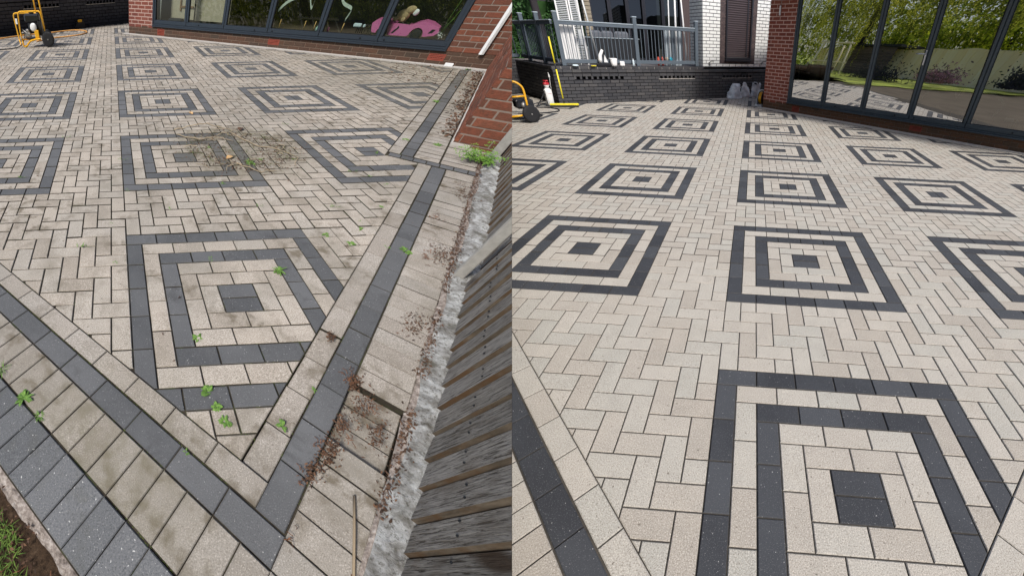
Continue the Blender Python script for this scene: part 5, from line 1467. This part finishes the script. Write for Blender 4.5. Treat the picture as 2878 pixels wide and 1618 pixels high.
pole(3.28, 1.0, 3.30, 2.4, .4, .026, MT['white_plasticR'], 'thicker white pole upright behind the right railing bay, middle of three')
pole(3.60, .95, 3.46, 2.4, .4, .022, MT['white_plasticR'], 'white pole leaning left behind the right railing bay, rightmost of three')
for k in range(5):
    x = 3.12 + k * .105
    mb = MB(); mb.bbox(x, x + .085, -.42, -.40, .82, 1.68 - .008 * k, .003)
    tag(mb.build('composite_plank', MT['composite_cap'] if k != 2 else MT['composite'], fr, origin=(x, -.4, .82)), 'grey plank stood upright behind the railing, %s of five' % ('leftmost', 'second', 'middle', 'fourth', 'rightmost')[k], 'plank', 'grey planks stood behind the railing')
# white garden chair and equipment between lattice and pier
mb = MB(); mb.mesh([(.92, -.9, 1.25), (1.05, -.9, 1.25), (1.10, -.95, 1.55), (.96, -.95, 1.55)], [(0, 1, 2, 3)]); mb.bbox(.94, 1.16, -1.1, -.85, 1.16, 1.20, .008); mb.tube([(.96, -.88, .82), (.98, -.88, 1.16)], .012, 6); mb.tube([(1.14, -.88, .82), (1.12, -.88, 1.16)], .012, 6)
tag(mb.build('folding_seat', MT['galv'], fr, origin=(1.0, -.9, .82)), 'pale folding seat behind the railing next to the white board', 'seat')
# rattan sofa
so = thing('rattan_sofa', fr, 'dark rattan sofa with grey back cushions behind the left railing bay', 'sofa', origin=(1.3, -1.0, .8))
mb = MB(); mb.bbox(1.18, 2.62, -1.75, -1.15, .86, 1.12, .02); mb.bbox(1.18, 2.62, -1.25, -1.12, .86, 1.42, .02); mb.bbox(1.16, 1.28, -1.75, -1.15, .86, 1.38, .02); mb.bbox(2.52, 2.64, -1.75, -1.15, .86, 1.38, .02)
mb.build('sofa_body', MT['rattan'], fr, so)
for k, (a, b) in enumerate(((1.36, 1.66), (1.66, 1.98), (2.03, 2.42))):
    mb = MB(); mb.bbox(a, b, -1.42, -1.26, 1.20, 1.56, .045); mb.build('cushion', MT['cushion'], fr, so, origin=(a, -1.3, 1.2))
mb = MB(); mb.bbox(1.14, 2.66, -1.13, -1.10, 1.395, 1.412, .003); mb.build('back_rail', MT['composite_cap'], fr, so)
# small things on the wall top
def small(name, build, mat, lab, cat, grp=None, origin=(0, 0, 0)):
    mb = MB(); build(mb); return tag(mb.build(name, mat, fr, origin=origin), lab, cat, grp)
small('plastic_tray', lambda m: m.bbox(1.08, 1.46, -.075, .0, .816, .885, .012), MT['black_plasticR'], 'flat black tray under the white jug on the dark wall', 'tray')
jug = small('detergent_jug', lambda m: (m.tube([(1.19, -.03, .90), (1.18, -.03, .96), (1.20, -.03, 1.05), (1.245, -.03, 1.12), (1.27, -.03, 1.16)], [.045, .05, .04, .036, .030], 10), m.mesh([(1.27, -.01, .90), (1.37, -.01, .90), (1.30, -.01, 1.06), (1.27, -.05, .90), (1.37, -.05, .90), (1.30, -.05, 1.06)], [(0, 1, 2), (3, 4, 5), (0, 1, 4, 3), (1, 2, 5, 4), (2, 0, 3, 5)])), MT['white_plasticR'], 'tall white plastic jug on the black tray on the dark wall', 'jug')
bk = small('bucket', lambda m: m.lathe([(.070, .818), (.076, .86), (.092, .985), (.086, .988), (.07, .93), (.05, .92)], 16, (1.52, -.03, 0)), MT['white_plasticR'], 'white bucket on the dark wall in front of the railing', 'bucket')
mb = MB(); mb.tube([(1.41, -.03, .97), (1.405, -.01, .99), (1.44, .03, .975), (1.52, .055, .955)], .005, 5); mb.build('bucket_handle', MT['white_plasticR'], fr, bk)
small('tub', lambda m: m.bbox(1.68, 1.80, -.08, .0, .817, .925, .02), MT['white_plasticR'], 'small cream tub right of the white bucket on the wall', 'tub')
bt = small('water_bottle', lambda m: m.lathe([(.026, .817), (.028, .87), (.024, .90), (.027, .93), (.011, .965)], 12, (2.04, -.03, 0)), MT['paleblueR'], 'clear water bottle standing on the dark wall by the middle post', 'bottle')
mb = MB(); mb.lathe([(.012, .966), (.012, .982)], 10, (2.04, -.03, 0)); mb.build('bottle_cap', MT['white_plasticR'], fr, bt)
small('packet', lambda m: m.bbox(.93, 1.05, -.03, .03, .817, .835, .006), MT['yellow'], 'small yellow packet lying on the coping of the dark wall', 'packet')
small('disc_brush', lambda m: m.lathe([(.075, .817), (.078, .83), (.05, .85), (.01, .852)], 14, (.56, -.03, 0)), MT['paleblueR'], 'pale round scrubbing disc lying on the coping near the corner post', 'brush')
for x, key, lab in ((2.87, 'coral', 'red plastic bottle behind the right railing bay, left one of two'), (3.00, 'coral', 'red and white spray bottle behind the right railing bay')):
    small('bottle', lambda m, x=x: (m.lathe([(.028, .82), (.033, .90), (.03, .99), (.012, 1.03)], 10, (x, -.32, 0)),), MT[key], lab, 'bottle', 'bottles behind the railing')
small('string_ball', lambda m: ball(m, (3.12, -.32, .98), .05), MT['beigeR'], 'beige string ball behind the right railing bay', 'ball')
small('watering_can', lambda m: (ball(m, (3.24, -.32, .97), .06, (1, 1, .9)), m.tube([(3.27, -.3, .96), (3.33, -.3, .90)], .012, 6)), MT['teal'], 'small teal plastic can behind the right railing bay', 'can')

# ------------------------------------------------------------------ sprayer, broom, hose, sacks, reel
sp = FR.at(-4.824, 9.348)
pr = thing('pump_sprayer', sp, 'white pump sprayer with a red handle standing at the wall corner', 'sprayer')
mb = MB(); mb.lathe([(.078, 0.0), (.088, .01), (.088, .20), (.090, .30), (.082, .35), (.05, .375), (.045, .38)], 18); mb.build('tank', MT['white_plasticR'], sp, pr)
mb = MB(); mb.lathe([(.042, .38), (.044, .41), (.068, .44), (.055, .47)], 16); mb.build('funnel', MT['white_plasticR'], sp, pr)
mb = MB(); mb.lathe([(.05, .435), (.07, .45), (.07, .485), (.045, .50), (.02, .50)], 14); mb.tube([(-.06, 0, .53), (.06, 0, .53)], .014, 8); mb.tube([(0, 0, .49), (0, 0, .53)], .012, 8); mb.build('pump_handle', MT['red'], sp, pr)
mb = MB(); mb.tube([(.085, .02, .30), (.09, .02, .46), (.11, .02, .60), (.10, .02, .70)], .005, 5); mb.bbox(.092, .118, .01, .035, .60, .66, .005); mb.build('lance', MT['white_plasticR'], sp, pr)
mb = MB(); mb.tube(smooth_path([(-.03, -.085, .34), (-.025, -.096, .2), (-.01, -.10, .05), (.02, -.10, .012)], 4), .007, 5); mb.build('sprayer_hose', MT['rubberR'], sp, pr)
mb = MB(); mb.tube([(.088 * math.cos(a), .088 * math.sin(a), .27 - .1 * 0) for a in np.linspace(-1.1, -.2, 6)], .004, 4); mb.build('strap', MT['red'], sp, pr)
h0, h1 = np.array([-4.74, 9.14]), np.array([-4.12, 9.34])
hd = (h1 - h0) / np.linalg.norm(h1 - h0)
bf = Frame('R', (*((h0 + h1) / 2), 0), (*hd, 0), (-hd[1], hd[0], 0), (0, 0, 1))
br = thing('broom', bf, 'yellow wide headed broom leaning against the corner of the dark wall', 'broom')
mb = MB(); mb.bbox(-.325, .325, -.035, .035, .045, .085, .01); mb.build('head', MT['yellow'], bf, br)
mb = MB(); mb.bbox(-.32, .32, -.03, .03, 0.0, .044, .006); mb.build('bristles', MT['black_plasticR'], bf, br)
HT = np.linalg.inv(bf.E) @ (np.array([-4.548, 9.418, 1.45]) - bf.o)
H0 = np.array([0, 0, .09])
seg = lambda t: tuple(H0 + (HT - H0) * t)
mb = MB(); mb.tube([seg(0), seg(.07)], .018, 8); mb.tube([seg(.50), seg(.585)], .014, 8); mb.build('joint', MT['black_plasticR'], bf, br)
mb = MB(); mb.tube([seg(.07), seg(.50)], .017, 8); mb.build('handle', MT['yellow'], bf, br)
mb = MB(); mb.tube([seg(.585), seg(.95)], .017, 8); mb.build('handle', MT['yellow'], bf, br)
mb = MB(); mb.tube(smooth_path([(-4.90, 9.33, .30), (-4.95, 9.2, .16), (-5.02, 9.05, .02), (-4.95, 8.98, .012), (-4.745, 9.006, .012), (-4.52, 8.93, .012), (-4.36, 8.78, .012), (-4.30, 8.60, .012), (-4.372, 8.45, .012), (-4.581, 8.206, .012), (-4.75, 8.12, .012), (-4.95, 8.1, .012)], 6), .012, 7)
tag(mb.build('hose', MT['rubberR'], FR, origin=(-4.5, 8.6, 0)), 'black hose looping on the clean blocks beside the yellow machine', 'hose')
mb = MB(); mb.tube(smooth_path([(-4.95, 7.55, .012), (-4.722, 7.551, .012), (-4.50, 7.62, .012), (-4.36, 7.76, .012), (-4.34, 7.93, .012), (-4.42, 8.06, .012), (-4.53, 8.10, .012)], 6), .011, 7)
tag(mb.build('hose', MT['rubberR'], FR, origin=(-4.5, 7.6, 0)), 'short black hose coil behind the wheel of the yellow machine', 'hose')
# yellow machine at the seam
wm = FR.at(-4.198, 7.289, 0, -0.75)
ws = thing('pressure_washer', wm, 'yellow framed pressure washer at the left edge of the clean patio', 'pressure washer')
YR = MT['yellow_steelR']
mb = MB(); mb.tube(arc([(-.03, -.02, .13), (-.06, .0, .45), (-.06, .0, .60), (-.14, -.08, .68), (-.45, -.36, .68)], .08), .020, 8); mb.build('frame_hoop', YR, wm, ws)
mb = MB(); mb.tube([(-.03, -.02, .135), (-.05, -.55, .11)], .018, 8); mb.tube([(-.06, 0, .45), (-.07, -.45, .44)], .016, 8); mb.tube([(-.05, 0, .14), (-.40, .1, .12)], .018, 8); mb.build('frame_rail', YR, wm, ws)
wheel(wm, ws, (.03, 0, .152), .152, .085, MT['rubberR'], MT['castR'], 'x')
mb = MB(); mb.bbox(-.42, -.16, -.16, .16, .22, .38, .03); mb.build('engine_block', MT['black_plasticR'], wm, ws); mb = MB(); mb.lathe([(.06, -.02), (.07, .0), (.03, .03)], 14, (-.15, -.02, .28), 'x'); mb.build('starter_cover', MT['castR'], wm, ws)
def sack(u, v, h, r, seed, lab, open_=False):
    f = FR.at(u, v, 0); mb = MB(); n, m_ = 26, 20
    V = []
    for i in range(m_ + 1):
        t = i / m_
        z = h * t
        if not open_: rr = r * float(np.interp(t, [0, .04, .3, .6, .76, .84, .92, 1], [1.0, 1.10, 1.02, .88, .74, .62, .66, .42]))
        else: rr = r * (1.0 - .18 * t)
        for j in range(n):
            a = 2 * PI * j / n
            w = mnoise.noise(Vector((math.cos(a) * 1.6 + seed, math.sin(a) * 1.6, z * 7))) * .28 + mnoise.noise(Vector((math.cos(a) * 4 + seed, math.sin(a) * 4, z * 16))) * .22
            corner = 1 + .14 * max(0, 1 - t * 4) * abs(math.cos(a)) ** 3
            k = max(.03, rr * (1 + w) * corner)
            V.append((k * math.cos(a) * 1.12 + .06 * t * math.sin(seed), k * math.sin(a) * .75, z * (1 + .10 * w) + (0.03 * math.sin(3 * a + seed) * t)))
    F = [(i * n + j, i * n + (j + 1) % n, (i + 1) * n + (j + 1) % n, (i + 1) * n + j) for i in range(m_) for j in range(n)]
    if not open_: F.append(tuple(range(m_ * n, (m_ + 1) * n)))
    mb.mesh(V, F, 0, True)
    o = tag(mb.build('rubble_sack', MT['sack'], f), lab, 'sack', 'sacks standing by the dark wall')
    if open_:
        mb = MB(); mb.tube([(-r * .6, -.02, h * .8), (-r * .2, -.04, h * 1.08), (r * .3, -.04, h * 1.06), (r * .75, -.02, h * .78), (r * .95, 0, h * .45)], .014, 6); mb.build('sack_rim', MT['sack'], f, o)
sack(-.47, 12.461, .37, .185, 1.0, 'silver grey full sack, leftmost of three at the dark wall')
sack(-.155, 12.90, .41, .175, 5.2, 'silver grey tied sack, middle of three at the dark wall')
sack(.185, 13.10, .38, .165, 9.1, 'open grey sack, rightmost of three beside the hose reel', True)
rf = FR.at(.36, 11.05, 0, -0.5)
hr = thing('hose_reel', rf, 'yellow and grey hose reel standing against the red brick pier', 'hose reel')
mb = MB(); mb.tube(arc([(-.08, -.14, .02), (-.08, -.02, .35), (0.0, .0, .39), (.10, .02, .37)], .05), .018, 8); mb.bbox(-.10, .12, -.18, -.10, .0, .035, .01); mb.build('reel_frame', MT['galv'], rf, hr)
mb = MB(); mb.lathe([(.06, -.07), (.155, -.065), (.165, -.05), (.10, -.04), (.10, .04), (.165, .05), (.155, .065), (.06, .07)], 24, (.04, -.02, .20), 'x'); mb.build('reel_drum', MT['black_plasticR'], rf, hr)
for i in range(4):
    mb = MB(); P = [(.04 - .035 + i * .023, -.02 + .135 * math.cos(a), .20 + .135 * math.sin(a)) for a in np.linspace(0, 2 * PI, 21)[:-1]]; mb.tube(P, .013, 6, closed=True); mb.build('hose_coil', MT['yellow_steelR'], rf, hr)
wr = wallframe('R')
mb = MB(); mb.bbox(.305, .34, 0.0, .035, 1.97, 2.15, .006); tag(mb.build('wall_sensor', MT['white_plasticR'], wr, origin=(.32, 0, 2.05)), 'slim white sensor fixed high on the red brick pier', 'sensor')
mb = MB(); mb.tube([(.322, .01, 2.15), (.326, .01, 2.44)], .004, 4); tag(mb.build('cable', MT['gasketR'], wr, origin=(.32, 0, 2.15)), 'thin dark cable running up the red brick pier', 'cable')

# ------------------------------------------------------------------ hedge, tree, open ground
def leaves(root_name, fr, boxes, n, size, mat, lab, cat, seed=1, kind=None, shell=True):
    r = random.Random(seed); mb = MB()
    for k in range(n):
        b = boxes[r.randrange(len(boxes))]
        p = [r.uniform(b[0], b[1]), r.uniform(b[2], b[3]), r.uniform(b[4], b[5])]
        if mnoise.noise(Vector((p[0] * 2.2, p[1] * 2.2, p[2] * 2.2 + seed))) < -0.22: continue
        card(mb, p, (r.uniform(-1, 1), r.uniform(-.4, 1), r.uniform(-.2, 1)), size * r.uniform(.6, 1.3), r=r)
    return mb
hg = thing('hedge', fr, 'dense dark green hedge behind the railing at the top left of the clean patio', 'hedge', origin=(-1, -4, 0))
mb = leaves('hedge', fr, [(-5.5, 1.9, -4.1, -3.7, .4, 2.45)], 15000, .055, MT['hedge'], '', '', 3)
mb.build('foliage', MT['hedge'], fr, hg, normals=False)
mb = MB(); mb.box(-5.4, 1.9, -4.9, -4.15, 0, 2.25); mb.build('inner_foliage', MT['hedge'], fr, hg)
tr = thing('tree', fr, 'dark tree trunk rising from the hedge behind the corner post', 'tree', origin=(.55, -3.4, 0))
mb = MB(); mb.tube([(.50, -3.5, .3), (.50, -3.5, 1.4), (.44, -3.5, 2.4), (.40, -3.5, 3.6)], [.15, .12, .10, .09], 12); mb.build('trunk', MT['bark'], fr, tr)
mb = leaves('x', fr, [(-1.2, 2.2, -4.3, -2.8, 3.1, 4.4)], 4000, .07, None, '', '', 8); mb.build('crown', MT['hedge'], fr, tr, normals=False)
mb = MB(); mb.poly([(-80, -20, -.09), (80, -20, -.09), (80, 90, -.09), (-80, 90, -.09)])
struct(mb.build('ground', MT['earth'], FR, normals=False, clip=False), 'open ground under and beyond the clean patio')
mb = MB(); mb.poly([(-80, -20, -.09), (80, -20, -.09), (80, 90, -.09), (-80, 90, -.09)])
struct(mb.build('ground', MT['earth'], FL, normals=False), 'open ground under and beyond the weathered patio')

# ------------------------------------------------------------------ the garden behind the camera, mirrored in the doors by fixed normals
class WF:
    side = 'R'; o = np.zeros(3); E = np.eye(3)
    def w(s, P): return np.asarray(P, float)
WR = WF()
mb = MB(); mb.poly([(*pq(-.7, -30), -.06), (*pq(-.7, 30), -.06), (*pq(-34, 30), -.06), (*pq(-34, -30), -.06)])
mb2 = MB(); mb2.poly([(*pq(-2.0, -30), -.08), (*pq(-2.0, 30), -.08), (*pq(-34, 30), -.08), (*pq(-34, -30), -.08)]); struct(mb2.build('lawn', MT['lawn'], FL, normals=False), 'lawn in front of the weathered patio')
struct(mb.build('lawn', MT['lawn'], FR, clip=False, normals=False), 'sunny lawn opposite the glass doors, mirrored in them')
gf = thing('garden_fence', WR, 'light timber garden fence beyond the lawn, mirrored in the glass doors', 'fence', origin=(-2, -9, 0))
for i in range(100):
    x = -8.5 + i * .15
    mb = MB(); mb.box(x, x + .142, -9.03 + .01 * (i % 2), -9.0 + .01 * (i % 2), -.1, 1.95 + .02 * math.sin(i * .5)); mb.build('board', MT['gfence'], WR, gf, origin=(x, -9, 0), clip=False)
for k, (x, y, z, rx, rz, key, lab) in enumerate(((-4.5, -11, 2.4, 2.2, 1.5, 'bush', 'big leafy garden bush beyond the fence, left of three'), (-.5, -10.8, 2.5, 2.4, 1.7, 'bush', 'big leafy garden bush beyond the fence, middle of three'), (3.8, -10.6, 2.6, 2.6, 1.9, 'bush', 'big leafy garden bush beyond the fence, right of three'))):
    r = random.Random(20 + k); mb = MB()
    for i in range(5200):
        a, b = r.uniform(0, 2 * PI), r.uniform(-.9, 1)
        d = (math.cos(a) * math.sqrt(1 - b * b), math.sin(a) * math.sqrt(1 - b * b), b)
        rr = r.uniform(.55, 1.05) * (1 + .35 * mnoise.noise(Vector((d[0] * 2.5, d[1] * 2.5, d[2] * 2.5 + k * 9))))
        card(mb, (x + rx * d[0] * rr, y + 1.3 * d[1] * rr, z + rz * d[2] * rr), (d[0] + r.uniform(-.5, .5), d[1] + r.uniform(-.5, .5), d[2] + r.uniform(-.5, .5)), .10 * r.uniform(.6, 1.3), r=r)
    t = thing('bush', WR, lab, 'bush', 'bushes beyond the garden fence', origin=(x, y, 0))
    mb.build('foliage', MT[key], WR, t, clip=False, normals=False)
    mb = MB(); mb.tube([(x, y, -.1), (x, y, z)], .12, 8); mb.build('trunk', MT['bark'], WR, t, clip=False)
wt = thing('willow', WR, 'weeping willow with hanging yellow green strands, mirrored in the glass doors', 'tree', origin=(-6.5, -7, 0))
r = random.Random(5); mb = MB()
for i in range(1100):
    x, y = r.uniform(-11, 2.5), r.uniform(-8.4, -6.6); z1 = r.uniform(3.6, 5.8); L = r.uniform(.8, 3.0) * (1.15 if x < -5 else .7)
    z = z1
    while z > z1 - L:
        card(mb, (x + r.uniform(-.03, .03), y, z), (r.uniform(-1, 1), 1, r.uniform(-.3, .3)), .055, r=r); z -= .09
mb.build('crown', MT['willow'], WR, wt, clip=False, normals=False)
mb = MB(); mb.tube([(-6.5, -9.5, -.1), (-6.4, -9.5, 3), (-6.0, -9.0, 5)], [.3, .24, .16], 10); mb.build('trunk', MT['bark'], WR, wt, clip=False)
tt = thing('tree', WR, 'broad tall garden tree beyond the fence, mirrored in the glass doors', 'tree', origin=(-3, -14, 0))
r = random.Random(31); mb = MB()
for i in range(9000):
    p = (r.uniform(-15, 8), r.uniform(-15.5, -13), r.uniform(1.0, 8.5))
    if mnoise.noise(Vector((p[0] * .7, p[1] * .7, p[2] * .7))) < -.25: continue
    card(mb, p, (r.uniform(-1, 1), r.uniform(.2, 1), r.uniform(-.3, .8)), r.uniform(.12, .26), r=r)
mb.build('crown', MT['tallleaf'], WR, tt, clip=False, normals=False)
mb = MB(); mb.tube([(-3, -14.3, -.1), (-3, -14.3, 5)], .35, 10); mb.build('trunk', MT['bark'], WR, tt, clip=False)
sh = thing('shed', WR, 'dark timber garden shed beside the climbing frame, mirrored in the glass doors', 'shed', origin=(-4.4, -8, 0))
for i in range(14):
    mb = MB(); mb.box(-5.6 + 0, -3.3, -8.3 - .004 * (i % 2), -8.26, -.1 + i * .15, .045 + i * .15); mb.build('board', MT['browntile'], WR, sh, origin=(-5.6, -8.3, i * .15), clip=False)
mb = MB(); mb.box(-5.8, -3.1, -9.9, -8.15, 2.02, 2.12); mb.build('roof', MT['slate'], WR, sh, clip=False)
cf = thing('climbing_frame', WR, 'pale timber climbing frame on the lawn, mirrored in the glass doors', 'climbing frame', origin=(-5.6, -6.5, 0))
for a, b in (((-6.6, -6.4, -.1), (-6.3, -6.4, 2.2)), ((-5.6, -6.4, -.1), (-5.7, -6.4, 2.2)), ((-4.9, -6.6, -.1), (-5.0, -6.6, 1.9)), ((-4.2, -6.4, -.1), (-4.5, -6.4, 2.0)), ((-6.6, -6.4, 1.1), (-4.2, -6.4, 1.05)), ((-6.5, -6.4, 2.1), (-4.3, -6.4, 2.0))):
    mb = MB(); mb.tube([a, b], .045, 6); mb.build('beam', MT['gfence'], WR, cf, origin=a, clip=False)
r = random.Random(9); mb = MB()
for i in range(2600):
    card(mb, (r.gauss(-2.0, .6), r.uniform(-6.2, -5.6), abs(r.gauss(.0, .45))), (r.uniform(-1, 1), 1, r.uniform(-.3, .6)), .06 * r.uniform(.6, 1.3), r=r)
for k, (x0, y0, w_, h_, key, lab) in enumerate(((.6, -6.0, .7, .55, 'pinkleaf', 'low garden shrub with pink flowers, mirrored in the glass doors'), (2.4, -7.4, .5, .8, 'shrubdark', 'small round dark shrub by the fence, mirrored in the glass doors'), (-8.0, -6.2, .8, .9, 'bush', 'low bright shrub at the left of the lawn, mirrored in the glass doors'))):
    m2_ = MB()
    for i in range(1600): card(m2_, (r.gauss(x0, w_ * .5), r.uniform(y0 - .4, y0 + .2), .45 + abs(r.gauss(.0, h_ * .45))), (r.uniform(-1, 1), 1, r.uniform(-.3, .6)), .05 * r.uniform(.5, 1.3), r=r)
    t_ = thing('shrub', WR, lab, 'shrub', origin=(x0, y0, .4)); m2_.build('foliage', MT[key], WR, t_, clip=False, normals=False)
t = thing('shrub', WR, 'dark low shrub at the lawn edge, mirrored in the glass doors', 'shrub', origin=(-2, -6, 0)); mb.build('foliage', MT['shrubdark'], WR, t, clip=False, normals=False)
